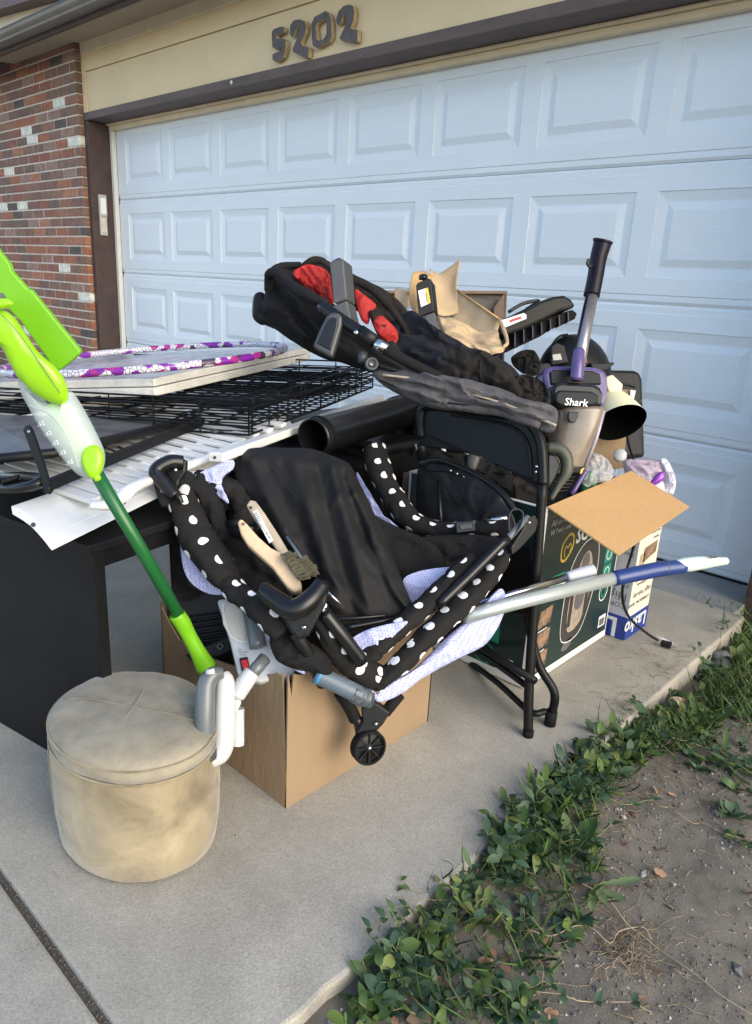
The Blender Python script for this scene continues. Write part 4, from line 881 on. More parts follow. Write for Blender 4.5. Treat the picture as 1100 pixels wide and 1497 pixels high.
# castor leg
pprism('wheel_bracket', [(528, 1036), (548, 1026), (571, 1042), (560, 1060), (552, 1068), (530, 1072), (524, 1080), (521, 1070), (530, 1055)], 1.575, .03, 'black_plastic', pp, bevel=.004)
ptube('leg_tube', [(497, 1012, 1.56), (512, 1035, 1.58), (520, 1052, 1.59)], .014, 'black_rough', pp)
ptube('leg_tube', [(514, 1045, 1.588), (524, 1055, 1.59), (528, 1075, 1.60)], .012, 'black_gloss', pp)
ptube('leg_tube', [(563, 1042, 1.62), (585, 1015, 1.64)], .013, 'black_cloth', pp)
lathe('screw', P(550, 1058, 1.57), -FW, [(.004, 0), (.0035, .003), (.0001, .0032)], 'chrome', pp, seg=10)
wcn = P(541, 1094, 1.575); wax = (RT*.42-FW*.88-UP*.12).normalized()
wh = lathe('wheel', wcn, wax, [(.0365, -.022), (.0385, -.019), (.0385, .001), (.0370, .004), (.0335, .0045), (.0325, .001), (.0325, -.006)], 'black_rough', pp, seg=40)
lathe('wheel_disc', wcn-wax*.006, wax, [(.033, 0), (.009, .001), (.008, .006), (.0001, .006)], 'black_plastic', wh, seg=32)
for k in range(8):
    t = k*math.pi/4; xx = (UP-wax*UP.dot(wax)).normalized(); yy_ = wax.cross(xx); dr = xx*math.cos(t)+yy_*math.sin(t); pe = wax.cross(dr)
    obox('spoke', wcn-wax*.006+dr*.007-pe*.0016, dr*.026, pe*.0032, wax*.006, 'black_plastic', wh)
lathe('hub_cap', wcn+wax*.0005, wax, [(.0045, 0), (.004, .002), (.0001, .0022)], 'chrome', wh, seg=12)

# ================================================================== black cloth cover, brushes, blue-grey tube
cov = puff('black_cover', [(346, 672), (358, 658), (380, 654), (420, 655), (455, 656), (490, 668), (512, 680), (528, 710), (545, 745), (565, 790), (585, 840), (604, 886), (605, 902), (560, 905), (510, 908), (480, 892), (462, 850), (440, 820), (408, 790), (382, 755), (360, 725), (345, 700)], liny(655, 1.80, 905, 1.64), 'cover_cloth', None, .065, .03, rings=26, wr=.0085, wf=6, seed=3, sub=9, p=2.8, cr=[
    (462, 668, 520, 900, 9, -.016), (485, 668, 545, 900, 8, .016), (500, 690, 575, 895, 7, -.014), (508, 700, 560, 800, 6, .012), (400, 690, 480, 850, 16, -.014), (370, 670, 450, 830, 10, .012), (430, 660, 500, 880, 12, .012), (530, 800, 600, 890, 6, .010), (350, 672, 500, 680, 9, .010), (520, 760, 590, 900, 5, -.012), (480, 830, 540, 900, 6, .012)])
tag(cov, 'black fabric cover heaped inside the polka dot playpen', 'cover')
for k, l in enumerate([[(500, 672, 1.71), (520, 760, 1.645), (560, 850, 1.60), (590, 898, 1.62)], [(470, 720, 1.69), (478, 800, 1.62), (500, 870, 1.59), (510, 900, 1.60)], [(400, 690, 1.74), (430, 760, 1.68), (462, 830, 1.62)]]): pass
def brush(lbl, hl, hr, bl, d0, d1):
    b = thing('wire_brush', lbl, 'brush', P(hl[0][0], hl[0][1], d0)); 
    return b
b1 = thing('wire_brush', 'pale wooden wire brush with a curved handle, the nearer of the two brushes', 'brush', P(350, 765, 1.50))
hd1 = [(347, 762), (353, 757), (362, 766), (378, 784), (396, 800), (408, 806), (420, 822), (440, 850), (441, 862), (430, 866), (420, 858), (398, 828), (380, 812), (362, 796), (352, 780)]
hdl = pprism('handle', hd1, liny(760, 1.515, 865, 1.44), .022, 'wood_light', b1, bevel=.005)
lathe('hang_hole', P(356, 766, 1.507), -FW, [(.0035, 0), (.0001, .0006)], 'brown_wood', b1, seg=10)
v, f = [], []; rr = random.Random(5)
def bristles(name, line, dirv, ln, par, rows=5, nn=16, rw=.012):
    v, f = [], []
    for i in range(nn):
        for j in range(rows):
            t = (i+.5)/nn; base = line[0].lerp(line[1], t)+FW*(j/(rows-1)-.5)*rw*2+V((rr.gauss(0, .0008), rr.gauss(0, .0008), 0)); tip = base+dirv*ln*(.85+.3*rr.random())+V((rr.gauss(0, .003), rr.gauss(0, .003), rr.gauss(0, .002))); b = len(v)
            s = (line[1]-line[0]).normalized()
            for q, w_ in ((base, .0022), (tip, .0028)): v.extend([q+s*w_, q+FW*w_, q-s*w_, q-FW*w_])
            for k in range(4): f.append((b+k, b+(k+1) % 4, b+4+(k+1) % 4, b+4+k))
            f.append((b+4, b+5, b+6, b+7))
    return mk(name, v, f, 'bristle', par)
bristles('bristles', (P(412, 810, 1.465), P(440, 848, 1.445)), (RT*.8+UP*.25-FW*.1).normalized(), .020, b1)
b2 = thing('wire_brush', 'greyish wooden wire brush with a barcode label, leaning on the black cover', 'brush', P(366, 735, 1.56))
hd2 = [(360, 738), (366, 730), (374, 732), (386, 748), (410, 785), (434, 825), (438, 836), (428, 838), (410, 812), (390, 782), (368, 752)]
pprism('handle', hd2, liny(735, 1.575, 840, 1.50), .020, 'wood_grey', b2, bevel=.004)
lathe('hang_hole', P(367, 742, 1.565), -FW, [(.0035, 0), (.0001, .0006)], 'print_black', b2, seg=10)
pprism('barcode_label', [(370, 748), (376, 745), (400, 790), (394, 794)], liny(745, 1.564, 790, 1.531), .001, 'label_white', b2, bevel=0)
for k in range(5): q = k*2.6; pprism('barcode_bar', [(371.5+q*.5, 751+q), (376.5+q*.5, 748.5+q), (377+q*.5, 749.5+q), (372+q*.5, 752+q)], liny(745, 1.5632, 790, 1.5302), .0005, 'print_black', b2, bevel=0)
ta = P(379, 765, 1.5488); tb = P(398, 790, 1.5302)
text('lettering', 'SCRATCH BRUSH', P(378, 764, 1.548), (P(397, 792, 1.529)-P(378, 764, 1.548)), RT, .006, 'print_grey', b2)
bristles('bristles', (P(430, 818, 1.50), P(446, 842, 1.485)), (RT*.85+UP*.15).normalized(), .026, b2)
pencil = ptube('thin_rod', [(420, 785, 1.53), (445, 822, 1.49)], .003, 'tube_blue', None); tag(pencil, 'thin dark rod lying behind the two wire brushes', 'rod')
bt = thing('grey_tube', 'dark blue-grey plastic tube with a blue band and taped end above the wheel', 'tube', P(505, 1000, 1.48))
ptube('tube_body', [(462, 985, 1.475), (500, 1003, 1.48), (530, 1018, 1.485)], .0185, 'tube_blue', bt, seg=20)
ptube('blue_band', [(464, 985.5, 1.4745), (469, 988, 1.4755)], .0192, 'tape_blue', bt, seg=20)
ptube('taped_end', [(517, 1012, 1.483), (530, 1018, 1.485), (541, 1021, 1.487), (548, 1021, 1.488)], [.0205, .0205, .019, .010], 'tube_end', bt, seg=20, wr=.004, wf=60)

# ================================================================== green spray mop
sm = thing('spray_mop', 'lime green spray mop with cloudy bottle standing upside down in the brown box', 'mop', P(290, 960, 1.56))
ptube('pole', [(140, 690, 1.325), (205, 800, 1.41), (268, 910, 1.50)], .0125, 'pole_green', sm, seg=20, straight=True)
ptube('grip', [(258, 898, 1.49), (266, 909, 1.50), (276, 928, 1.515), (288, 950, 1.53), (302, 976, 1.55)], [.0165, .0170, .0155, .0165, .0215], 'lime', sm, seg=24)
puff('bottle', [(27, 553), (36, 566), (60, 584), (84, 592), (100, 586), (104, 572), (114, 584), (130, 612), (146, 644), (153, 664), (151, 684), (142, 698), (128, 700), (108, 688), (84, 658), (62, 628), (44, 596), (33, 575)], liny(555, 1.285, 700, 1.31), 'bottle', sm, .030, .028, wr=0, p=3, rings=10)
ptube('bottle_core', [(80, 590, 1.29), (102, 632, 1.298), (130, 680, 1.31)], [.019, .017, .012], 'bottle_core', sm, seg=14)
ptube('bottle_ridge', [(42, 592, 1.268), (75, 606, 1.262), (100, 640, 1.270), (116, 685, 1.285)], .0012, 'bottle', sm, seg=6)
puff('bottle_cap', [(120, 662), (126, 652), (137, 650), (147, 655), (152, 668), (150, 684), (144, 696), (134, 700), (125, 690), (120, 676)], 1.285, 'lime_bright', sm, .010, .012, wr=0, p=4)
puff('cap_tab', [(136, 694), (144, 692), (148, 700), (140, 704)], 1.285, 'lime_bright', sm, .006, wr=0)
for k in range(5): text('lettering', '-12', P(56+k*10.5, 625+k*14, 1.235+k*.004), RT*.9+UP*.4, UP, .010, 'pale_print', sm)
# neck body: thick curved shell that rises to the head
nk = [(-60, 420), (-20, 440), (0, 451), (12, 456), (24, 468), (37, 488), (52, 510), (67, 524), (81, 536), (92, 551), (99, 570), (98, 585), (90, 591), (73, 588), (51, 576), (36, 561), (27, 552), (15, 530), (0, 504), (-40, 470)]
puff('mop_neck', nk, liny(430, 1.20, 590, 1.262), 'lime_bright', sm, .022, .022, wr=0, p=3.2, rings=9)
ptube('parting_line', [(-20, 445, 1.185), (5, 462, 1.190), (30, 490, 1.202), (60, 533, 1.218), (88, 575, 1.237)], .0007, 'print_grey', sm, seg=5)
hp_ = [(-130, 205), (-60, 280), (0, 368), (14, 386), (17, 396), (40, 422), (45, 423), (117, 512), (117, 517), (88, 541), (80, 540), (30, 470), (-40, 400), (-160, 260)]
pprism('mop_head', hp_, liny(370, 1.25, 540, 1.30), .014, 'lime', sm, bevel=.004)
puff('pivot_joint', [(-20, 430), (0, 436), (12, 437), (20, 444), (10, 450), (0, 452), (-20, 455)], 1.19, 'lime_bright', sm, .008, wr=0)
pprism('head_slot', [(-3, 428), (4, 428), (8, 434), (2, 437), (-4, 434)], 1.196, .003, 'print_grey', sm, bevel=0)

# ================================================================== white steam mop: body in the box, handle hanging out
sv = thing('steam_mop', 'white and grey steam mop with a red switch hanging out of the brown box', 'steam mop', P(380, 940, 1.52))
up2 = liny(870, 1.60, 990, 1.53)
pprism('body_shell', [(316, 876), (350, 872), (398, 890), (432, 985), (415, 992), (380, 998), (348, 990), (336, 940)], up2, .05, 'pearl_plastic', sv, bevel=.008)
def upo(x, y): return up2(x, y)-.004
pprism('recess_rim', [(322, 880), (362, 876), (366, 938), (350, 942), (336, 932), (326, 912)], upo, .006, 'white_plastic', sv, bevel=.003)
puff('recess', [(330, 882), (358, 880), (361, 932), (350, 935), (338, 926), (331, 906)], lambda x, y: up2(x, y)-.005, 'keypad_grey', sv, .002, wr=0, p=6)
ptube('steam_tube', [(362, 880, 1.575), (370, 910, 1.55), (378, 946, 1.53)], [.016, .017, .0185], 'steel_grey_plastic', sv, seg=20)
pprism('switch_bezel', [(350, 962), (362, 960), (366, 980), (354, 983)], lambda x, y: up2(x, y)-.006, .006, 'black_plastic', sv, bevel=.001)
pprism('rocker_switch', [(352.5, 965), (361, 963.5), (364, 977), (356, 979.5)], lambda x, y: up2(x, y)-.012, .008, 'switch_red', sv, bevel=.001)
for k, s_ in enumerate(('Off', 'Hard Floor', 'Carpet')): text('lettering', s_, P(348+k*1.0, 950.5+k*3.6, up2(0, 950+k*4)-.0045), RT, UP, .0048, 'print_grey', sv)
ptube('neck_tube', [(388, 962, 1.475), (366, 988, 1.445)], .0135, 'steel_grey_plastic', sv, seg=20)
ptube('neck_collar', [(369, 983, 1.44), (358, 998, 1.432), (347, 1018, 1.43)], [.0165, .0175, .015], 'white_plastic', sv, seg=20)
ptube('handle_grip', [(325, 984, 1.415), (311, 987, 1.405), (302, 1002, 1.40), (300, 1035, 1.395), (300, 1070, 1.395), (303, 1106, 1.40)], [.011, .016, .0185, .0195, .0195, .0185], 'steel_grey_plastic', sv, seg=26, n=9)
ptube('grip_collar', [(302.4, 1095, 1.3985), (303.5, 1104, 1.40), (304.5, 1109, 1.401)], [.0195, .0195, .0185], 'grey_plastic', sv, seg=24)
ptube('handle_shell', [(326, 984, 1.43), (330, 1000, 1.425), (329, 1040, 1.42), (328, 1080, 1.42), (323, 1100, 1.415), (312, 1110, 1.41), (298, 1114, 1.405)], [.012, .0185, .0205, .0205, .0195, .015, .010], 'white_plastic', sv, seg=24, n=9)
pprism('shell_web', [(332, 996), (342, 1000), (352, 1012), (352, 1030), (346, 1042), (334, 1046)], 1.425, .012, 'white_plastic', sv, bevel=.004)
ptube('trigger', [(302, 983, 1.388), (314, 981, 1.388)], .0055, 'white_plastic', sv, seg=14)
v = []
lathe('cord_clip', P(348, 1089, 1.44), UP, [(.0125, 0), (.0125, .072), (.0112, .072), (.0112, 0)], 'white_plastic', sv, seg=22)

# ================================================================== poles sticking out to the right
bp2 = thing('telescopic_pole', 'silver pole with blue grip and mint tip sticking out to the right', 'pole', P(735, 886, 1.70))
ptube('pole_tube', [(680, 902, 1.66), (735, 886, 1.70), (900, 845, 1.80)], .0168, 'silver_paint', bp2, seg=24, straight=True)
ptube('grip', [(897, 846, 1.797), (930, 839, 1.815), (965, 832, 1.835), (1000, 828, 1.85)], [.0188, .0190, .0195, .0175], 'blue_plastic', bp2, seg=28)
ptube('grip_seam', [(972, 830.5, 1.8385), (973.2, 830.4, 1.839)], .0199, 'print_grey', bp2, seg=28)
ptube('tip', [(975, 829, 1.84), (1000, 826, 1.85), (1025, 823, 1.862), (1045, 821.5, 1.872), (1062, 820, 1.88)], [.010, .0180, .0172, .0125, .0098], 'mint_white', bp2, seg=28)
lathe('tip_opening', P(1063, 820, 1.878), (P(1080, 818, 1.89)-P(1045, 821.5, 1.872)), [(.0085, 0), (.0075, .002), (.006, -.004), (.0001, -.004)], 'white_plastic', bp2, seg=20)
pprism('tip_slot', [(1036, 812.5), (1050, 813), (1047, 816), (1040, 816)], 1.848, .003, 'print_black', bp2, bevel=0)
cp = thing('chrome_tube', 'thin chrome tube with a white cap beside the silver pole', 'tube', P(735, 875, 1.75))
ptube('tube_body', [(700, 884, 1.74), (735, 873, 1.755), (832, 843, 1.80)], .0095, 'chrome', cp, seg=18, straight=True)
ptube('red_tube', [(700, 892, 1.745), (735, 880, 1.76), (800, 860, 1.79)], .0055, 'label_red', cp, seg=10, straight=True)  # thin red tube below the chrome one
ptube('tube_cap', [(829, 844, 1.798), (850, 838, 1.808), (868, 833.5, 1.815)], [.0125, .0150, .0155], 'pearl_plastic', cp, seg=22)
lathe('cap_opening', P(868.3, 833.5, 1.8145), (P(868, 833.5, 1.815)-P(829, 844, 1.798)), [(.0155, 0), (.0115, .001), (.011, -.01), (.0001, -.01)], 'white_plastic', cp, seg=22)
# ================================================================== power cord with tag and plug
pc = thing('power_cord', 'black power cord with a white tag ending in a plug on the concrete', 'cord', PZ(980, 944, 0))
ptube('cable', [(914, 620, 2.50), (920, 652, 2.42), (930, 682, 2.36), (941, 712, 2.36), (935, 760, 2.25), (925, 805, 2.10), (912, 850, 2.06), (911, 880, 2.10), (922, 905, 2.18), (945, 925, 2.27), (962, 936, 2.315)], .0042, 'black_plastic', pc, seg=8)
prism('tag', [PZ(960, 929, .03), PZ(968, 932, .03), PZ(986, 941, .018), PZ(970, 942, .008)], V((0, 0, .0008)), 'label_white', pc)
q = PZ(975, 944, .010); 
obox('plug', q+V((-.018, -.012, -.006)), V((.034, .006, 0)), V((-.004, .022, 0)), V((0, 0, .020)), 'black_plastic', pc, bevel=.005)
obox('plug_prong', q+V((.014, -.004, .002)), V((.016, .003, 0)), V((0, .002, 0)), V((0, 0, .005)), 'chrome', pc)
tag(lathe('bottle', P(907, 668, 2.40), RT*-.3-FW*.8+UP*.25, [(.020, 0), (.021, .004), (.021, .022), (.018, .026), (.0001, .027)], 'white_plastic', None, seg=24), 'small white bottle cap poking out behind the cardboard flap', 'bottle cap')
# ================================================================== black pipe
bpz = thing('plastic_pipe', 'wide black plastic pipe with a ribbed socket lying under the stroller', 'pipe', P(460, 638, 1.98))
pa, pb = P(457, 640, 1.98), P(640, 588, 2.55); pax = (pb-pa).normalized()
lathe('pipe_wall', pa, pax, [(.048, .002), (.052, 0), (.053, .012), (.0515, .016), (.053, .020), (.053, .040), (.0505, .046), (.0505, .70), (.046, .70), (.046, .05), (.047, .002)], 'black_gloss', bpz, seg=40)
lathe('pipe_wall', pa, pax, [(.0555, .028), (.0555, .036), (.0525, .036), (.0525, .028), (.0555, .028)], 'black_plastic', bpz, seg=40)
# ================================================================== folded stroller on top of the pile
sr = thing('stroller', 'folded black stroller with red lining lying on top of the pile', 'stroller', P(520, 520, 2.1))
puff('seat_shell', [(372, 458), (386, 436), (390, 405), (400, 392), (430, 400), (470, 430), (520, 470), (560, 510), (600, 545), (560, 548), (500, 530), (465, 520), (430, 500), (398, 478), (378, 470)], lin(372, 2.20, 600, 2.06), 'black_cloth', sr, .06, .08, rings=20, wr=.015, wf=11, seed=11, cr=[(385, 440, 450, 500, 6, .018), (400, 425, 470, 505, 6, -.018), (378, 462, 440, 500, 5, -.014), (420, 430, 480, 510, 6, .016), (392, 455, 430, 470, 4, .012), (500, 480, 580, 540, 8, .015), (380, 470, 400, 450, 4, .012)])
puff('seat_back', [(398, 400), (430, 388), (470, 379), (498, 392), (540, 412), (575, 432), (600, 462), (602, 482), (570, 478), (520, 452), (460, 430), (420, 415)], lin(398, 2.26, 600, 2.20), 'brown_cloth', sr, .02, .05, wr=.012, wf=14, seed=12)
puff('red_lining', [(429, 398), (440, 390), (458, 387), (480, 398), (486, 424), (488, 444), (476, 444), (466, 440), (454, 428), (442, 416), (431, 407)], 2.10, 'red_cloth', sr, .014, .01, wr=.014, wf=24, seed=13, rings=20, cr=[(440, 395, 470, 440, 3, -.010), (455, 392, 478, 425, 3, .008), (432, 405, 460, 425, 3, .007)])
puff('red_lining', [(519, 424), (534, 432), (550, 446), (543, 458), (538, 474), (526, 462)], 2.07, 'red_cloth', sr, .008, .01, wr=.008, seed=14)
puff('red_lining', [(546, 470), (559, 462), (582, 486), (578, 503), (563, 498), (550, 484)], 2.05, 'red_cloth', sr, .008, .01, wr=.008, seed=15)
puff('shell_pocket', [(372, 432), (385, 428), (392, 445), (388, 474), (374, 470), (369, 458)], 2.22, 'black_plastic', sr, .02, wr=.004, seed=16)
def rollS(nm, l, r, m='black_cloth', wr=.004, seed=0): return tube(nm, pts(l), r, m, sr, seg=16, n=7, wr=wr, wf=20, seed=seed)
rollS('bumper_bar', [(393, 425, 2.14), (394, 402, 2.12), (406, 400, 2.08), (430, 420, 2.04), (460, 436, 2.0), (478, 445, 1.985)], [.014, .016, .017, .017, .016, .014])
rollS('rim_binding', [(396, 398, 2.16), (412, 389, 2.18), (440, 388, 2.2)], [.012, .012, .010])
rollS('rim_binding', [(440, 392, 2.18), (455, 382, 2.17), (470, 381, 2.17), (486, 394, 2.17)], [.009, .011, .011, .010], 'brown_cloth')
rollS('rim_binding', [(512, 408, 2.12), (540, 420, 2.11), (562, 440, 2.09), (585, 468, 2.07), (598, 490, 2.06)], [.010, .013, .013, .011, .009], 'brown_cloth')
rollS('rim_binding', [(420, 415, 2.12), (440, 424, 2.10), (458, 432, 2.08)], [.009, .010, .009], 'black_cloth')
puff('side_fabric', [(540, 455), (562, 462), (580, 500), (585, 520), (570, 515), (552, 490)], 2.06, 'brown_cloth', sr, .02, wr=.008, seed=17)
# arm rest tower, hub
twoff = RT*.024-UP*.008+FW*.03
prism('arm_tower', pts([(482, 385), (485, 381), (498, 377), (502, 379), (507, 437), (488, 443)], 1.99), twoff, 'grey_plastic', sr, bevel=.003)
prism('arm_tower', pts([(489, 446), (507, 439), (514, 470), (500, 464), (478, 461), (470, 452)], 1.985), twoff, 'grey_plastic', sr, bevel=.003)
pprism('tower_button', [(487, 380), (496, 376), (502, 379), (490, 384)], 2.02, .02, 'black_gloss', sr, bevel=.003)
pprism('hub_cover', [(457, 507), (468, 480), (477, 462), (484, 456), (494, 456), (501, 463), (500, 476), (486, 523)], lin(457, 1.935, 500, 1.93), .035, 'grey_plastic', sr, bevel=.008)
pprism('hub_inset', [(464, 502), (475, 477), (481, 466), (488, 463), (494, 468), (493, 478), (484, 512)], lin(457, 1.931, 500, 1.926), .006, 'black_gloss', sr, bevel=.002)
ptube('frame_tube', [(470, 447, 1.99), (500, 468, 1.955), (530, 487, 1.93)], .0165, 'black_gloss', sr, seg=20)
ptube('frame_collar', [(527, 485, 1.93), (548, 500, 1.915)], .0190, 'black_plastic', sr, seg=20)
ptube('chrome_joint', [(546, 499, 1.917), (566, 512, 1.905)], .0155, 'chrome', sr, seg=20)
ptube('frame_tube', [(563, 511, 1.905), (610, 536, 1.90), (680, 570, 1.90), (760, 605, 1.90)], .0145, 'black_cloth', sr, seg=16)
lathe('joint_pin', P(521, 486, 1.915), -FW, [(.0065, 0), (.006, .003), (.0001, .0034)], 'chrome', sr, seg=14)
lathe('pivot_disc', P(543, 533, 1.93), (-FW+RT*.15), [(.017, 0), (.018, .004), (.018, .012), (.012, .014), (.011, .011), (.0001, .011)], 'grey_plastic', sr, seg=28)
lathe('joint_pin', P(543, 533, 1.915), -FW, [(.0045, 0), (.004, .003), (.0001, .0034)], 'chrome', sr, seg=14)
ptube('pivot_arm', [(531, 515, 1.94), (530, 530, 1.94)], .0125, 'grey_plastic', sr, seg=14)
ptube('pivot_arm', [(548, 532, 1.935), (575, 540, 1.93), (600, 545, 1.93)], .008, 'black_plastic', sr, seg=10)
# second arm tower with sticker
tw2 = RT*.016-UP*.010+FW*.03
prism('arm_tower', pts([(608, 417), (611, 413), (626, 406), (630, 408), (635, 454), (612, 463)], 2.215), tw2, 'black_plastic', sr, bevel=.0025)
prism('arm_tower', pts([(607, 467), (613, 464), (635, 456), (642, 490), (632, 492), (612, 484)], 2.21), tw2, 'grey_plastic', sr, bevel=.0025)
pprism('warning_label', [(611.5, 425), (624, 421), (628.5, 443), (616, 449)], 2.2135, .001, 'label_white', sr, bevel=0)
pprism('warning_label', [(622, 422), (626, 420.5), (630, 442.5), (626.5, 444)], 2.213, .001, 'label_yellow', sr, bevel=0)
text('lettering', 'WARNING', P(626.3, 442.5, 2.2125), UP*.98-RT*.17, -RT, .0065, 'print_black', sr)
for x, y in ((616, 470), (630, 479), (622, 464), (640, 468)): lathe('clip_hole', P(x, y, 2.2095), -FW, [(.004, 0), (.0001, .0006)], 'print_black', sr, seg=8)
lathe('tower_button', P(619, 406, 2.24), UP, [(.014, -.004), (.014, .006), (.010, .009), (.0001, .009)], 'black_gloss', sr, seg=14)
# leg fabrics
puff('foot_muff', [(560, 500), (578, 470), (600, 455), (620, 470), (650, 490), (690, 512), (740, 530), (765, 555), (780, 580), (740, 585), (690, 572), (640, 556), (600, 540), (570, 522)], lin(560, 2.10, 780, 1.99), 'navy_cloth', sr, .06, .06, rings=20, wr=.018, wf=12, seed=21, cr=[(585, 480, 760, 570, 6, -.016), (600, 465, 720, 530, 6, .014), (570, 510, 700, 565, 6, .014), (575, 490, 600, 540, 5, -.012)])
puff('foot_muff', [(640, 516), (665, 508), (700, 514), (730, 528), (750, 550), (765, 575), (745, 588), (700, 572), (665, 560), (638, 548)], lin(640, 2.03, 765, 1.96), 'brown_cloth', sr, .045, .04, rings=20, wr=.014, wf=12, seed=22, cr=[(665, 512, 672, 560, 2.5, -.010), (700, 520, 760, 580, 6, .012), (650, 530, 740, 580, 5, -.010)])
puff('foot_muff', [(756, 552), (775, 548), (795, 560), (804, 580), (800, 592), (775, 590), (758, 578)], 1.97, 'brown_cloth', sr, .012, .02, wr=.02, wf=22, seed=23)
puff('sun_canopy', [(545, 548), (556, 540), (585, 537), (630, 545), (680, 556), (730, 572), (775, 585), (806, 592), (816, 606), (812, 628), (798, 633), (770, 620), (735, 606), (690, 603), (640, 598), (600, 585), (565, 566)], lin(545, 1.96, 815, 1.80), 'grey_cloth', sr, .035, .035, rings=20, wr=.012, wf=11, seed=24, p=3, cr=[(560, 556, 720, 590, 4, -.016), (560, 562, 640, 588, 4, .012), (600, 560, 800, 618, 4, .014), (640, 580, 790, 625, 4, -.012), (620, 550, 700, 575, 3, .010), (720, 585, 812, 612, 3, -.010)])
ptube('piping', [(560, 548, 1.925), (620, 556, 1.90), (680, 573, 1.86), (735, 590, 1.825), (780, 608, 1.80), (813, 622, 1.775)], .0032, 'wood_grey', sr, seg=6)
ptube('piping', [(556, 556, 1.93), (600, 573, 1.905), (650, 588, 1.875), (700, 594, 1.85)], .0028, 'black_cloth', sr, seg=6)
rollS('canopy_hoop', [(640, 556, 1.93), (690, 565, 1.89), (740, 582, 1.855), (790, 602, 1.82)], [.012, .016, .017, .012], 'grey_cloth', .005, 3)
rollS('canopy_hoop', [(600, 575, 1.93), (650, 590, 1.89), (720, 598, 1.85), (790, 622, 1.80)], [.010, .017, .018, .012], 'grey_cloth', .005, 5)

# ================================================================== kraft bag / cardboard, wooden frame, seat base, dome
kb = thing('paper_bag', 'torn open brown kraft paper bag standing on the pile', 'paper bag', P(680, 480, 2.3))
sheet('bag_side', [pts([(628, 392, 2.42), (640, 400, 2.44), (658, 390, 2.42), (674, 378, 2.40)]), pts([(634, 425, 2.40), (645, 428, 2.43), (658, 425, 2.43), (668, 420, 2.41)]), pts([(640, 460, 2.36), (650, 462, 2.38), (664, 460, 2.40), (680, 455, 2.42)])], 'kraft', kb, .002, wr=.006)
sheet('bag_side', [pts([(668, 424, 2.42), (700, 446, 2.36), (731, 466, 2.30)]), pts([(664, 450, 2.42), (695, 470, 2.36), (729, 480, 2.31)]), pts([(650, 480, 2.40), (690, 492, 2.35), (722, 500, 2.30)])], 'kraft', kb, .002, wr=.008, seed=3)
ptube('folded_edge', [(669, 424, 2.415), (700, 446, 2.355), (731, 467, 2.295)], .0035, 'cardboard_flap', kb, seg=6, straight=True)
sheet('crumpled_paper', [pts([(640, 462, 2.28), (665, 470, 2.30), (695, 480, 2.29), (728, 484, 2.27)]), pts([(648, 482, 2.24), (668, 478, 2.23), (700, 495, 2.26), (733, 500, 2.23)]), pts([(655, 492, 2.19), (680, 500, 2.18), (705, 508, 2.20), (738, 512, 2.18)]), pts([(668, 500, 2.15), (690, 512, 2.14), (712, 520, 2.15), (725, 516, 2.15)])], 'kraft', kb, .002, n=9, wr=.030, wf=16, seed=5)
ptube('folded_edge', [(731, 467, 2.29), (738, 485, 2.25), (742, 501, 2.21), (736, 508, 2.19)], .006, 'kraft', kb, seg=8, wr=.002)
puff('bag_corner', [(650, 488), (670, 494), (700, 506), (716, 512), (712, 523), (696, 518), (670, 506)], 2.16, 'kraft', kb, .014, wr=.010, wf=25, seed=7)
tp = thing('torn_paper', 'small torn pieces of brown paper beside the black arm tower', 'paper', P(590, 450, 2.4))
sheet('paper_piece', [pts([(577, 424, 2.42), (584, 420, 2.42), (598, 432, 2.40)]), pts([(578, 452, 2.40), (588, 450, 2.39), (602, 458, 2.37)])], 'kraft', tp, .002, wr=.008, seed=9)
sheet('paper_piece', [pts([(604, 398, 2.38), (620, 396, 2.40), (634, 404, 2.42)]), pts([(598, 430, 2.36), (606, 425, 2.35), (612, 430, 2.34)]), pts([(606, 462, 2.34), (612, 462, 2.33), (618, 466, 2.33)])], 'cardboard_flap', tp, .002, wr=.010, seed=10)
sheet('paper_piece', [pts([(594, 452, 2.36), (603, 446, 2.36)]), pts([(603, 466, 2.33), (612, 462, 2.33)])], 'white_card', tp, .002, n=3, wr=.006, seed=12)
wf_ = thing('wooden_frame', 'dark weathered wooden frame propped behind the paper bag', 'frame', P(655, 450, 2.75))
wo = P(560, 424, 2.72); we = P(742, 425, 2.78)-wo; wd_ = (P(740, 470, 2.76)-P(742, 425, 2.78))
obox('frame_board', wo+FW*.02, we, wd_*2.5, FW*.02, 'dark_wood', wf_, bevel=.002)
obox('frame_rail', wo, we, wd_*.10, FW*.03, 'brown_wood', wf_, bevel=.003)
obox('frame_stile', wo+we*.985, we*.015, wd_*2.5, FW*.03, 'brown_wood', wf_, bevel=.003)
pprism('mitre_panel', [(722, 450), (738, 428), (738, 500), (722, 500)], 2.755, .01, 'brown_wood', wf_, bevel=.002)
sb = thing('car_seat_base', 'black plastic car seat base with a red and white sticker', 'car seat base', P(790, 470, 2.4))
pprism('base_shell', [(726, 470), (760, 456), (790, 440), (810, 433), (826, 431), (836, 437), (843, 448), (834, 452), (820, 455), (795, 468), (765, 482), (735, 492)], lin(726, 2.36, 843, 2.46), .16, 'black_plastic', sb, bevel=.010)
pprism('base_rail', [(742, 488), (795, 466), (838, 452), (845, 458), (842, 466), (815, 476), (790, 492), (760, 506), (730, 517), (716, 520), (722, 510)], lin(726, 2.40, 843, 2.48), .10, 'black_rough', sb, bevel=.006)
for k in range(7): x = 752+k*13; pprism('rib', [(x, 486-k*5), (x+1.6, 485.5-k*5), (x+2.5, 505-k*6), (x+.5, 506-k*6)], 2.385+k*.012, .04, 'grey_plastic', sb, bevel=.001)
ptube('handle_loop', [(744, 456, 2.42), (765, 444, 2.43), (788, 440, 2.44), (770, 452, 2.42)], .006, 'black_gloss', sb, seg=8)
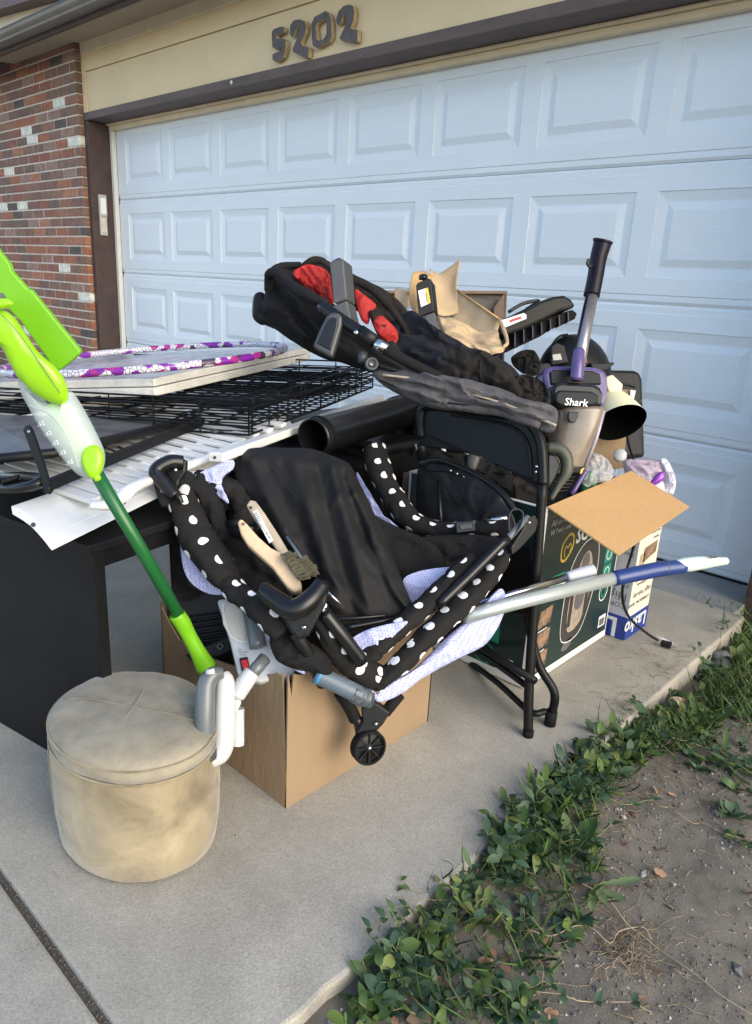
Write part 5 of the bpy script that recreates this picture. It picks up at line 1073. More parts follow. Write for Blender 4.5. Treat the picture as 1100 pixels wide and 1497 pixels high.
pprism('sticker', [(734, 468), (766, 457.5), (770, 460), (770, 466), (738, 479), (733, 477)], lin(726, 2.348, 843, 2.448), .001, 'label_white', sb, bevel=0)
pprism('sticker_stripe', [(745, 468), (762, 462.5), (763, 465.5), (746, 471.5)], lin(726, 2.346, 843, 2.446), .001, 'label_red', sb, bevel=0)
dm = thing('helmet', 'black domed helmet-like shell with a short visor behind the upright vacuum', 'helmet', P(835, 560, 2.45))
dcn = P(838, 560, 2.50); v, f = [], []
NS, NT = 32, 14
for i in range(NT+1):
    ph = math.pi/2*i/NT
    for k in range(NS):
        t = 2*math.pi*k/NS; v.append(dcn+RT*.128*math.cos(t)*math.sin(ph+1e-3)+FW*.13*math.sin(t)*math.sin(ph+1e-3)+UP*.165*math.cos(ph))
for i in range(NT):
    for k in range(NS): f.append((i*NS+k, i*NS+(k+1) % NS, (i+1)*NS+(k+1) % NS, (i+1)*NS+k))
mk('shell', v, f, 'black_plastic', dm, smooth=True)
pprism('brow_band', [(783, 532), (806, 530), (808, 546), (784, 548)], 2.37, .02, 'black_gloss', dm, bevel=.003)
pprism('front_plate', [(806, 506), (814, 500), (826, 505), (832, 530), (806, 534)], 2.36, .02, 'black_plastic', dm, bevel=.004)
pprism('latch', [(808, 518), (820, 517), (822, 526), (809, 527)], 2.35, .008, 'keypad_grey', dm, bevel=.001)
pprism('latch', [(853, 523), (858, 522), (859, 530), (854, 530)], 2.35, .008, 'label_red', dm, bevel=.001)
pprism('visor', [(862, 530), (880, 531), (898, 529), (899, 532), (888, 540), (870, 544)], 2.33, .05, 'black_plastic', dm, bevel=.004)
ptube('crown_ridge', [(806, 530, 2.36), (808, 505, 2.38), (818, 492, 2.42), (830, 489, 2.45)], .004, 'black_gloss', dm, seg=8)
bagr = puff('dark_bag', [(748, 522), (765, 512), (782, 514), (790, 530), (785, 548), (765, 545), (752, 535)], 2.35, 'brown_cloth', None, .012, wr=.02, wf=22, seed=31); tag(bagr, 'crumpled dark cloth bag between seat base and domed helmet', 'bag')
# ================================================================== upright vacuum
uv_ = thing('upright_vacuum', 'upright vacuum head with purple trim and smoky dust cup leaning by the door', 'vacuum', P(840, 700, 2.1))
vd = 2.12
ptube('handle_tube', [(846, 545, 2.12), (852, 500, 2.14), (866, 430, 2.16)], .0195, 'steel_tube', uv_, seg=22, straight=True) if 'steel_tube' in M else ptube('handle_tube', [(844, 548, 2.12), (852, 500, 2.14), (866, 430, 2.16)], .0190, mat('steel_tube', (.34, .32, .33), .28, metal=.7, var=.1), uv_, seg=22, straight=True)
ptube('tube_strip', [(837, 548, 2.11), (844, 500, 2.13), (859, 432, 2.15)], .0045, 'grip_purple', uv_, seg=10, straight=True)
ptube('grip', [(865, 433, 2.16), (871, 403, 2.165), (875, 378, 2.17), (881, 356, 2.175)], [.0235, .0235, .0245, .0265], 'grip_purple', uv_, seg=26)
gt = P(881, 355, 2.175); gax = (P(881, 356, 2.175)-P(871, 403, 2.165)).normalized()
gax2 = (gax*.92-FW*.38).normalized()
lathe('grip_mouth', gt, gax2, [(.026, -.002), (.030, .002), (.030, .007), (.026, .009), (.023, .006), (.021, -.03)], 'grip_purple', uv_, seg=28)
lathe('grip_bore', gt-gax2*.012, gax2, [(.0225, 0), (.0001, 0)], 'steel_tube', uv_, seg=24)
ptube('cord_hook', [(868, 386, 2.14), (863, 390, 2.13), (859, 385, 2.13), (861, 379, 2.13)], .0045, 'black_gloss', uv_, seg=8)
ptube('spine', [(843, 556, 2.07), (845, 532, 2.075), (847, 512, 2.09)], [.018, .018, .016], 'purple_plastic', uv_, seg=16)
pprism('hood', [(794, 545), (800, 537), (812, 534), (868, 536), (886, 541), (890, 552), (889, 580), (882, 596), (800, 590), (797, 570)], 2.13, .12, 'purple_plastic', uv_, bevel=.012)
pprism('hood_recess', [(804, 543), (812, 540), (868, 542), (878, 546), (880, 562), (806, 562)], 2.122, .02, 'black_plastic', uv_, bevel=.004)
pprism('cup_lid', [(806, 570), (810, 561), (820, 557), (868, 560), (880, 566), (883, 576), (882, 590), (878, 596), (850, 598), (812, 596), (807, 588)], 2.075, .10, 'black_gloss', uv_, bevel=.012)
pprism('lid_face', [(812, 576), (818, 570), (866, 572), (876, 578), (876, 588), (868, 593), (820, 593), (812, 588)], 2.066, .012, 'black_plastic', uv_, bevel=.006)
text('lettering', 'Shark', P(825, 592.0, 2.0645), RT*1+UP*-.07, UP, .029, 'silver_paint', uv_, shear=.12, bold=.008, ext=.0015)
cx_ = RT; 
loft('dust_cup', [(P(848, 598, 2.13), RT, FW, .070, .055, 3.2), (P(842, 630, 2.135), RT, FW, .064, .052, 3.2), (P(834, 660, 2.14), RT, FW, .056, .048, 3.2), (P(827, 686, 2.145), RT, FW, .050, .044, 3.2)], 'cup_smoke', uv_, seg=36)
pprism('cup_latch', [(832, 602), (847, 602), (846, 610), (841, 618), (834, 617), (831, 611)], 2.066, .012, 'black_gloss', uv_, bevel=.002)
ptube('cup_corner', [(883, 600, 2.09), (872, 640, 2.10), (856, 682, 2.11)], .006, mat('clear_edge', (.36, .32, .36), .15, coat=.3), uv_, seg=10, straight=True)
pprism('cup_base', [(806, 684), (856, 682), (852, 692), (806, 694)], 2.10, .09, 'black_plastic', uv_, bevel=.004)
pprism('lower_body', [(804, 694), (852, 690), (838, 722), (800, 724)], 2.14, .07, 'black_rough', uv_, bevel=.003)
for k in range(5): ptube('vent_rib', [(806, 699+k*5, 2.128), (842-k*3, 697+k*5, 2.128)], .0022, 'grey_plastic', uv_, seg=6, straight=True)
ptube('side_trim', [(857, 688, 2.09), (846, 706, 2.09), (836, 724, 2.09)], .007, 'purple_plastic', uv_, seg=10)
pprism('yellow_mark', [(850, 686), (855, 683), (851, 692), (848, 693)], 2.075, .003, 'label_yellow', uv_, bevel=0)
oh = thing('olive_handle', 'dark olive plastic hand grip beside the folding chair back', 'handle', P(815, 690, 1.95))
tube('grip_loop', pts([(800, 654, 1.95), (818, 657, 1.95), (828, 670, 1.95), (828, 690, 1.95), (818, 708, 1.95), (806, 730, 1.95)]), [.013, .017, .018, .016, .010, .006], 'olive', oh, seg=14)
pprism('grip_insert', [(802, 664), (814, 666), (820, 680), (812, 700), (802, 714)], 1.955, .01, 'black_gloss', oh, bevel=.003)
# ================================================================== lamp shade, black case, cardboard, bags
ls = thing('lamp_shade', 'cream lamp shade with black inside tipped over beside the vacuum', 'lamp shade', P(890, 620, 2.35))
sa = (-FW*.55-UP*.80+RT*.12).normalized(); sbp = P(888, 574, 2.44)
lathe('shade_outer', sbp, sa, [(.034, 0), (.048, .03), (.062, .06), (.076, .10), (.0865, .135)], 'shade_cream', ls, seg=40)
lathe('shade_lining', sbp, sa, [(.032, .001), (.046, .03), (.060, .06), (.074, .10), (.0845, .1345), (.0865, .1352)], 'shade_inner', ls, seg=40)
pprism('shade_neck', [(884, 552), (896, 547), (912, 562), (908, 576), (890, 572)], 2.37, .03, 'shade_cream', ls, bevel=.006)
bc = thing('black_case', 'tall black plastic case standing behind the lamp shade against the door', 'case', P(920, 668, 2.55))
pprism('case_shell', [(884, 540), (928, 541), (936, 544), (940, 554), (944, 668), (890, 672)], 2.56, .14, 'black_plastic', bc, bevel=.012)
ptube('case_groove', [(892, 566, 2.555), (915, 562, 2.555), (930, 566, 2.555)], .003, 'black_gloss', bc, seg=6)
for x, y in ((938, 586), (941, 638)): lathe('rivet', P(x, y, 2.548), -FW, [(.003, 0), (.0001, .002)], 'chrome', bc, seg=8)
cd2 = thing('carton_scrap', 'torn brown cardboard standing between the lamp shade and the black case', 'cardboard', P(900, 690, 2.45))
pprism('scrap_panel', [(905, 568), (922, 570), (927, 572), (924, 592), (916, 640), (912, 684), (868, 690), (866, 640), (890, 600)], 2.50, .05, 'cardboard', cd2, bevel=.002)
pprism('torn_edge', [(922, 570), (930, 571), (926, 588), (922, 592)], 2.49, .004, 'white_card', cd2, bevel=0)
gb = puff('plastic_bag', [(862, 664), (872, 662), (888, 672), (897, 690), (892, 704), (874, 706), (858, 712), (850, 702), (858, 684)], 2.12, 'bag_clear', None, .03, wr=.012, wf=30, seed=41); tag(gb, 'crumpled clear plastic bag below the lamp shade', 'plastic bag')
g2 = puff('green_packet', [(852, 692), (862, 688), (870, 698), (872, 712), (862, 724), (850, 718)], 2.14, 'bag_green', None, .018, wr=.006, wf=30, seed=42); tag(g2, 'dark green packet inside the clear bag beside the vacuum', 'packet')
wb_ = thing('grocery_bag', 'pinkish clear and white plastic bag with purple packet behind the flap', 'plastic bag', P(950, 710, 2.35))
puff('bag_film', [(912, 676), (930, 671), (955, 672), (972, 678), (968, 692), (958, 706), (944, 716), (930, 712), (918, 702)], 2.38, 'bag_pink', wb_, .04, wr=.014, wf=22, seed=43)
puff('bag_print', [(966, 672), (976, 673), (984, 690), (988, 708), (982, 724), (972, 722), (966, 712), (970, 695)], 2.36, 'bag_white', wb_, .02, wr=.010, wf=30, seed=44)
puff('purple_packet', [(952, 706), (962, 692), (970, 690), (972, 698), (964, 706), (954, 710)], 2.335, 'purple_film', wb_, .008, wr=.004, seed=45)
puff('bag_print', [(944, 716), (958, 706), (970, 704), (972, 722), (960, 730)], 2.345, 'white_plastic', wb_, .008, wr=.004, seed=46)
for k in range(4): text('lettering', 'SAVE MORE', P(977+k*3.2, 715, 2.338), UP*.97+RT*-.10+RT*.02*k, -RT, .011, 'purple_plastic', wb_)
# ================================================================== dark tote and bits between chair and playpen
tt = thing('tote', 'black ribbed plastic tote with four metal rivets under the folding chair', 'tote', P(690, 770, 2.15))
puff('tote_body', [(612, 678), (640, 674), (680, 686), (715, 707), (742, 737), (755, 767), (760, 820), (756, 880), (700, 900), (640, 880), (612, 800)], lin(612, 2.12, 755, 1.97), 'black_plastic', tt, .02, .05, wr=.008, seed=51, p=8)
ptube('tote_rim', [(612, 678, 2.10), (640, 672, 2.08), (672, 683, 2.05), (705, 699, 2.02), (735, 722, 1.99), (754, 748, 1.97)], .010, 'black_gloss', tt, seg=10)
ptube('tote_rim', [(622, 686, 2.08), (660, 689, 2.05), (700, 706, 2.02), (730, 732, 1.99)], .005, 'black_plastic', tt, seg=8)
for x, y in ((659, 688), (668.5, 692.5), (678.5, 697), (688, 701)): lathe('rivet', P(x, y, 2.035), -FW, [(.0035, 0), (.003, .003), (.0001, .0034)], 'chrome', tt, seg=10)
for x0_, x1_ in ((642, 646), (694, 692), (716, 722)): ptube('tote_rib', [(x0_, 702, 2.045), (x1_, 790, 2.02)], .006, 'black_gloss', tt, seg=6)
bb_ = thing('small_carton', 'brown small carton half hidden behind the polka dot rail', 'carton', P(600, 760, 2.35))
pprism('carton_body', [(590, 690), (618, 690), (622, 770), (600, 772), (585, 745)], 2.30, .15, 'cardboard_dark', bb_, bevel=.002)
pprism('carton_label', [(556, 642), (576, 642), (578, 662), (566, 668), (558, 658)], 2.30, .01, 'keypad_grey', bb_, bevel=.001)
bs = thing('small_carton', 'brown scuffed carton showing between the chair post and the black tote', 'carton', P(770, 760, 2.2))
pprism('carton_body', [(752, 728), (790, 735), (790, 800), (756, 800)], 2.12, .06, 'cardboard', bs, bevel=.002)
rl = [('blue_rag', 'navy_cloth', [(728, 684), (745, 676), (768, 690), (770, 706), (752, 704), (738, 700)], 2.25, 'small dark blue rag under the chair backrest'),
      ('grey_packet', 'keypad_grey', [(684, 664), (698, 666), (696, 680), (684, 676)], 2.28, 'small grey packet under the chair backrest'),
      ('white_packet', 'white_card', [(606, 650), (614, 652), (617, 664), (610, 660)], 2.28, 'small white packet behind the polka dot rail'),
      ('dark_pouch', 'black_cloth', [(700, 670), (730, 676), (740, 700), (722, 712), (700, 696)], 2.30, 'dark pouch wedged under the chair backrest')]
for nm, m_, l, d, lb_ in rl: tag(puff(nm, l, d, m_, None, .012, wr=.006, seed=len(nm)), lb_, nm.split('_')[1])
tag(ptube('cable_coil', [(700, 690, 2.2), (720, 676, 2.2), (745, 690, 2.18), (765, 720, 2.15), (750, 735, 2.15), (730, 715, 2.17)], .004, 'black_gloss', None, seg=8), 'loose black cable behind the chair backrest', 'cable')
for l, d, sd_, lb_ in (([(606, 600), (640, 590), (700, 600), (760, 640), (790, 690), (780, 745), (740, 735), (700, 715), (650, 700), (610, 680)], 2.36, 61, 'added black filler for the dark clutter behind the folding chair back'), ([(560, 590), (600, 580), (630, 620), (630, 700), (590, 720), (560, 660)], 2.45, 62, 'added black filler for the dark clutter beside the wide black pipe'), ([(760, 600), (800, 590), (850, 640), (850, 720), (800, 760), (770, 720)], 2.42, 63, 'added black filler for the dark clutter behind the smoky dust cup')):
    tag(puff('dark_filler', l, d, 'black_rough', None, .05, .05, wr=.03, seed=sd_), lb_, 'bag', 'black fillers added to darken the heap')  # added black bulk, stands in for the dark clutter of the heap
for l, d, sd_, m_, lb_, c_ in (([(612, 655), (650, 660), (700, 668), (745, 690), (785, 700), (788, 735), (750, 730), (700, 712), (640, 690), (612, 680)], 2.14, 71, 'black_cloth', 'black puff added to darken the green carton top under the chair back', 'cloth'), ([(752, 700), (790, 705), (800, 730), (790, 748), (760, 742)], 2.0, 72, 'brown_cloth', 'dark brown cloth scrap beside the chair post', 'cloth')):  # the black piece is added to darken the carton top
    tag(puff('cloth', l, d, m_, None, .02, .02, wr=.02, wf=18, seed=sd_), lb_, c_)
# dark heap that carries the top of the pile
hs_ = thing('storage_bin', 'black storage bin buried in the middle of the pile', 'bin', V((4.1, -1.25, 0)))
box('bin_body', 3.62, 4.16, -1.45, -.80, .004, .60, 'black_rough', hs_, bevel=.01)
box('bin_lid', 3.60, 4.18, -1.47, -.78, .601, .63, 'black_plastic', hs_, bevel=.01)

# small odds and ends wedged under the chair back, each its own thing
odds = [('foam_piece', 'label_white', [(645, 610+46), (651, 656), (652, 661), (646, 662)], 2.2, 'tiny white foam piece under the chair backrest', 'foam'),
 ('plastic_saucer', 'keypad_grey', [(676, 650), (700, 652), (720, 668), (700, 672), (680, 664)], 2.25, 'pale plastic saucer under the middle of the chair backrest', 'saucer'),
 ('blue_cloth', 'blue_plastic', [(712, 676), (728, 678), (734, 694), (724, 702), (714, 694)], 2.2, 'blue cloth scrap showing under the chair backrest', 'cloth'),
 ('grey_box', 'grey_plastic', [(686, 664), (702, 668), (694, 690), (682, 684)], 2.12, 'slim dark grey box leaning under the chair backrest', 'box'),
 ('toy_part', 'lasko_grey', [(745, 690), (758, 694), (764, 704), (752, 702)], 2.15, 'small lavender grey plastic part by the chair post', 'toy part'),
 ('shoe', 'black_gloss', [(725, 668), (750, 672), (768, 690), (765, 702), (744, 694), (728, 684)], 2.18, 'glossy black shoe-like item under the chair backrest', 'shoe'),
 ('paper_strip', 'white_card', [(662, 664), (672, 668), (678, 676), (668, 674)], 2.2, 'small white paper strip above the black tote rim', 'paper')]
for nm, m_, l, d, lb_, c_ in odds: tag(puff(nm, l, d, m_, None, .01, wr=.004, seed=len(lb_)), lb_, c_)
# ================================================================== weeds, soil litter
rv = random.Random(21)
ZA = [(505, 1505), (545, 1440), (590, 1385), (640, 1345), (668, 1290), (705, 1255), (745, 1205), (775, 1165), (830, 1120), (880, 1085), (935, 1045), (985, 1015), (1030, 975), (1070, 940), (1110, 900), (1110, 1060), (1060, 1050), (1030, 1085), (960, 1095), (915, 1120), (885, 1170), (872, 1215), (890, 1280), (860, 1330), (820, 1370), (800, 1420), (780, 1505)]
ZB = [(985, 1085), (1040, 1060), (1110, 1050), (1110, 1235), (1070, 1225), (1035, 1190), (1000, 1140)]
def inside(x, y, poly):
    c = False; n = len(poly)
    for i in range(n):
        x1, y1 = poly[i]; x2, y2 = poly[(i+1) % n]
        if (y1 > y) != (y2 > y) and x < (x2-x1)*(y-y1)/(y2-y1)+x1: c = not c
    return c
class Acc:
    def __init__(s): s.v, s.f = [], []
    def leaf(s, b, d, n, L, W, bend=.3, fold=.25, prof=(0, .62, 1, .86, .45, 0), lobes=0):
        d = d.normalized(); side = d.cross(n).normalized(); n = side.cross(d); k0 = len(s.v); N = len(prof)
        for i, wv in enumerate(prof):
            t = i/(N-1); c = b+d*L*t+n*(L*bend*(t-t*t*1.6)); wv = wv*W*.5
            if lobes and 0 < i < N-1: wv *= (1.0 if i % 2 else .55)
            s.v += [c-side*wv+n*wv*fold, c, c+side*wv+n*wv*fold]
        for i in range(N-1):
            a_ = k0+i*3; s.f += [(a_, a_+1, a_+4, a_+3), (a_+1, a_+2, a_+5, a_+4)]
    def stem(s, p, r, sides=4):
        k0 = len(s.v)
        for i, q in enumerate(p):
            t = (p[min(i+1, len(p)-1)]-p[max(i-1, 0)]).normalized(); x = t.orthogonal().normalized(); y = t.cross(x); rr_ = r*(1-.5*i/len(p))
            for k in range(sides): s.v.append(q+x*rr_*math.cos(2*math.pi*k/sides)+y*rr_*math.sin(2*math.pi*k/sides))
        for i in range(len(p)-1):
            for k in range(sides): s.f.append((k0+i*sides+k, k0+i*sides+(k+1) % sides, k0+(i+1)*sides+(k+1) % sides, k0+(i+1)*sides+k))
    def out(s, name, m, kind='stuff', parent=None):
        o = mk(name, s.v, s.f, m, parent, smooth=True, org=None)
        if kind: o['kind'] = kind
        return o
def gz(x, y): return 0.0 if x < 4.965 and y < -.33 else ground_z(x, y)
def rdir(el0=.1, el1=.7):
    t = rv.uniform(0, 6.283); e = rv.uniform(el0, el1); return V((math.cos(t)*math.cos(e), math.sin(t)*math.cos(e), math.sin(e)))
LB, LA, LG, ST, DS, DL, GR, PB = Acc(), Acc(), Acc(), Acc(), Acc(), Acc(), Acc(), Acc()
n_pl = 0; tries = 0
while n_pl < 500 and tries < 40000:
    tries += 1
    x, y = (rv.uniform(4.955, 5.75) if rv.random() < .6 else rv.uniform(4.955, 5.03)), rv.uniform(-2.75, -.2); z = ground_z(x, y); px, py = proj(V((x, y, z+.02)))
    za = inside(px, py, ZA); zb = inside(px, py, ZB)
    if not (za or (zb and rv.random() < .5)): continue
    cl = noise.noise(V((x*6, y*6, 7)))
    if cl < -.03 and rv.random() < .85: continue
    if (y > -1.15 and x < 5.03 and rv.random() < .8) or (y > -1.4 and rv.random() < .45): continue
    n_pl += 1
    h = rv.uniform(.012, .042)*(1.4 if x < 5.04 else .7); lean = V((rv.gauss(0, .6), rv.gauss(0, .6), 1)).normalized()
    p0 = V((x, y, z-.004)); top = p0+lean*h*1.3; A = LB if noise.noise(V((x*3, y*3, 1))) > -.1 else LA
    ST.stem([p0, p0.lerp(top, .5)+rdir()*.004, top], .0012)
    for k in range(rv.randint(5, 9)):
        q = p0.lerp(top, rv.uniform(.25, 1)); L = rv.uniform(.012, .030) if rv.random() < .7 else rv.uniform(.028, .044); dd = rdir(-.1, .75)
        (LG if rv.random() < .10 else LA if rv.random() < .25 else A).leaf(q, dd, V((rv.gauss(0, .4), rv.gauss(0, .4), 1)).normalized(), L, L*rv.uniform(.40, .60), rv.uniform(-.1, .5), rv.uniform(.05, .35), (0.12, .78, 1, .97, .74, .10))
# trailing vine stems with paired leaves
for k in range(46):
    while True:
        x, y = rv.uniform(4.98, 5.6), rv.uniform(-2.7, -.5); px, py = proj(V((x, y, -.05)))
        if inside(px, py, ZA) or inside(px, py, ZB): break
    t = rv.uniform(0, 6.283); p = []; q = V((x, y, gz(x, y)+.01)); L = rv.uniform(.10, .28)
    for i in range(8):
        t += rv.gauss(0, .28); q = q+V((math.cos(t), math.sin(t), 0))*L/8; q.x = max(q.x, 4.95); q.z = max(gz(q.x, q.y)+.008+.018*math.sin(i*.9+k)**2, q.z*.4+.6*(gz(q.x, q.y)+.012)); p.append(q.copy())
    (ST if rv.random() < .65 else DS).stem(p, .0013)
    for q in p[::2]:
        for s_ in (-1, 1): LB.leaf(q, V((math.cos(t+s_*1.1), math.sin(t+s_*1.1), rv.uniform(.1, .7))), V((0, 0, 1)), rv.uniform(.014, .028), rv.uniform(.010, .016), .2, .25, (0.05, .8, 1, .85, .5, .04))
# grass
def tuft(x, y, n, L0, L1, spread=.02, up_=.9, w0=.0035, A=None):
    for i in range(n):
        b = V((x+rv.gauss(0, spread), y+rv.gauss(0, spread), 0)); b.z = gz(b.x, b.y)-.003; L = rv.uniform(L0, L1); d = V((rv.gauss(0, .5), rv.gauss(0, .5), up_)).normalized()
        (A or GR).leaf(b, d, V((d.y, -d.x, .3)).normalized() if abs(d.z) < .99 else V((1, 0, 0)), L, w0*rv.uniform(.8, 1.5), -rv.uniform(.1, .9), .3, (.7, 1, .95, .8, .5, .02))
for k in range(210):
    while True:
        x, y = rv.uniform(4.975, 5.6), rv.uniform(-2.3, -.2); px, py = proj(V((x, y, -.05)))
        if inside(px, py, ZA) and rv.random() < (1 if py < 1150 else .35) and (x > 5.04 or y < -1.3): break
    tuft(x, y, rv.randint(4, 9), .03, .10)
jx = PZ(1045, 905, -.03)
tuft(4.90, -.27, 16, .07, .17, .018, 1.0, .007); tuft(4.955, -.30, 26, .05, .16, .022, .9, .006); tuft(4.80, -.322, 5, .05, .14, .012, .9, .007); tuft(5.0, -.40, 22, .05, .16, .03)
# litter
for k in range(380):
    while True:
        x, y = rv.uniform(4.98, 5.9), rv.uniform(-2.8, -.3) if rv.random() < .6 else rv.uniform(-1.5, -.3); px, py = proj(V((x, y, -.06)))
        if (inside(px, py, ZA) or rv.random() < .10) and px < 1130: break
    L = rv.uniform(.010, .032); DL.leaf(V((x, y, gz(x, y)+.004)), rdir(-.1, .3), V((rv.gauss(0, .3), rv.gauss(0, .3), 1)).normalized(), L, L*rv.uniform(.4, .8), rv.uniform(-.6, .6), rv.uniform(-.6, .6), (0.1, .7, 1, .7, .8, .1))
cw = PZ(915, 1400, -.06); c2_ = PZ(830, 1130, -.05)
def twig(c, spread, n, L0, L1, r=.0007):
    for i in range(n):
        q = V((c.x+rv.gauss(0, spread), c.y+rv.gauss(0, spread), 0)); t = rv.uniform(0, 6.28); L = rv.uniform(L0, L1); p = []
        for j in range(6):
            t += rv.gauss(0, .45); q = q+V((math.cos(t), math.sin(t), 0))*L/6; q.z = gz(q.x, q.y)+.002+abs(rv.gauss(0, .004)); p.append(q.copy())
        DS.stem(p, r, 3)
twig(PZ(1010, 1010, -.06), .10, 140, .03, .10); twig(PZ(960, 1070, -.06), .08, 90, .03, .10); twig(cw, .028, 130, .02, .07); twig(c2_+V((.1, 0, 0)), .05, 80, .03, .09); twig(PZ(860, 1350, -.06), .09, 60, .03, .16); twig(PZ(1010, 1130, -.06), .08, 70, .03, .12); twig(PZ(980, 1250, -.06), .18, 60, .02, .08)
for a_, b_ in (((735, 1370), (960, 1370)), ((700, 1365), (880, 1400)), ((1090, 1230), (930, 1170)), ((840, 1290), (1100, 1480)), ((900, 1490), (1010, 1470))):
    A3, B3 = PZ(*a_, -.05), PZ(*b_, -.05); p = [A3.lerp(B3, i/9)+V((rv.gauss(0, .008), rv.gauss(0, .008), 0)) for i in range(10)]
    for q in p: q.z = gz(q.x, q.y)+rv.uniform(.003, .014)
    DS.stem(crom(p, 3), .0014)
twig(PZ(540, 1240, 0), .30, 14, .02, .06, .0005)
# pebbles and soil crumbs
v, f = [], []
for i in range(5200):
    x, y = rv.uniform(4.99, 6.1), rv.uniform(-3.0, -.3); px, py = proj(V((x, y, -.07)))
    if not (0 < px < 1130 and py < 1530): continue
    s_ = abs(rv.gauss(0, .0018))+.0008
    if rv.random() < .012: s_ *= 3
    bit(V((x, y, ground_z(x, y)+s_*.2)), s_, rv)
PBo = mk('pebbles', v, f, 'pebble', smooth=False); PBo['kind'] = 'stuff'
v, f = [], []
for i in range(15000):
    x, y = rv.uniform(4.99, 6.0), rv.uniform(-3.0, -.3); px, py = proj(V((x, y, -.07)))
    if not (0 < px < 1130 and py < 1530): continue
    if noise.noise(V((x*5, y*5, 11))) < -.05 and rv.random() < .7: continue
    s_ = abs(rv.gauss(0, .0022))+.0009; bit(V((x, y, ground_z(x, y)+s_*.1)), s_*(1.8 if rv.random() < .03 else 1), rv)
so_ = mk('soil_crumbs', v, f, 'dirt', smooth=False); so_['kind'] = 'stuff'
v, f = [], []
for i in range(120):
    x, y = rv.uniform(3.9, 4.95), rv.uniform(-2.9, -.4); bit(V((x, y, .0008)), rv.uniform(.0006, .002), rv)
cr_ = mk('grit', v, f, 'joint_dirt'); cr_['kind'] = 'stuff'
# leaves lying on the slab near the edge
for px, py in ((592, 1296), (600, 1300), (640, 1296), (638, 1290), (596, 1330), (612, 1333), (632, 1332), (586, 1288)):
    q = PZ(px, py, .004); (LA if rv.random() < .5 else LG).leaf(q, rdir(-.05, .35), V((rv.gauss(0, .3), rv.gauss(0, .3), 1)).normalized(), rv.uniform(.016, .028), rv.uniform(.010, .018), .2, .4)
ST.stem([PZ(585, 1296, .006), PZ(615, 1306, .010), PZ(650, 1300, .006)], .0008); DS.stem([PZ(580, 1312, .004), PZ(640, 1316, .008), PZ(675, 1314, .004)], .0009)
LB.out('bindweed_leaves', 'leaf_blue'); LA.out('clover_leaves', 'leaf_a'); LG.out('yellow_leaves', 'leaf_b')
ST.out('weed_stems', 'stem'); DS.out('dry_stems', 'dry_stem'); DL.out('leaf_litter', 'dry_leaf'); GR.out('grass', 'leaf_a')
# rosette weeds one could pull up singly
def rosette(px, py, n, L0, L1, W, m, label, seed, lob=1, el=(.35, 1.0), toward=None):
    rr_ = random.Random(seed); c = PZ(px, py, -.05); c.z = gz(c.x, c.y); r = thing('dandelion_plant' if lob else 'broadleaf_plant', label, 'weed', c, 'leafy weeds along the slab edge')
    for i in range(n):
        t = 2.399*i+rr_.uniform(-.3, .3); e = rr_.uniform(*el); d = V((math.cos(t)*math.cos(e), math.sin(t)*math.cos(e), math.sin(e))); A = Acc(); L = rr_.uniform(L0, L1)
        A.leaf(c+V((0, 0, .003)), d, V((-d.x*.5, -d.y*.5, 1)).normalized(), L, W*rr_.uniform(.8, 1.2), rr_.uniform(-.55, .1), .3, (.08, .16, .55, .42, .85, .6, 1, .72, .9, .45, .03) if lob else (.05, .12, .7, 1, .92, .6, .04), 0)
        A.stem([c, c+d*L*.5, c+d*L*.8], .0014)
        A.out('leaf', m, None, r)
rosette(800, 1200, 11, .07, .12, .024, 'leaf_a', 'toothed dandelion plant standing tallest at the slab edge', 1)
rosette(838, 1252, 8, .07, .11, .026, 'leaf_a', 'dandelion plant with one broad pale veined leaf facing up', 2, el=(.2, .8))
rosette(868, 1300, 6, .06, .10, .020, 'leaf_pale', 'limp pale yellow-green weed drooping onto bare soil', 3, el=(-.1, .4))
rosette(900, 1110, 12, .07, .13, .022, 'leaf_a', 'dense dandelion plant in the middle of the weed strip', 4, el=(.2, .8))
rosette(968, 1080, 10, .07, .12, .022, 'leaf_b', 'dandelion plant beside the tan dead leaf', 5, el=(.15, .7))
rosette(1085, 965, 9, .05, .09, .045, 'leaf_b', 'broad-leaved bright green plant beside the grey stone', 6, lob=0, el=(.3, .9))
rosette(1060, 1115, 9, .08, .14, .022, 'leaf_a', 'flattened dandelion plant at the right edge of the picture', 7, el=(.0, .4))
rosette(740, 1290, 7, .04, .08, .022, 'leaf_blue', 'small oval-leaved weed at the broken slab corner', 8, lob=0, el=(.3, 1.0))
rosette(770, 1265, 9, .06, .10, .020, 'leaf_a', 'dandelion plant hanging over the slab corner', 12, el=(.3, 1.1))
rosette(700, 1360, 8, .05, .09, .018, 'leaf_b', 'toothed yellow-green weed below the broken slab edge', 13, el=(.2, .9))
rosette(1020, 1060, 10, .07, .12, .022, 'leaf_a', 'dandelion plant between the dead leaf and the right edge', 14, el=(.1, .7))
rosette(855, 1165, 10, .06, .11, .020, 'leaf_b', 'dandelion plant just above the pink flower', 15, el=(.2, .9))
rosette(1070, 1190, 9, .03, .06, .024, 'leaf_blue', 'blue-green oval-leaved weed on long trailing stems', 9, lob=0, el=(.0, .6))
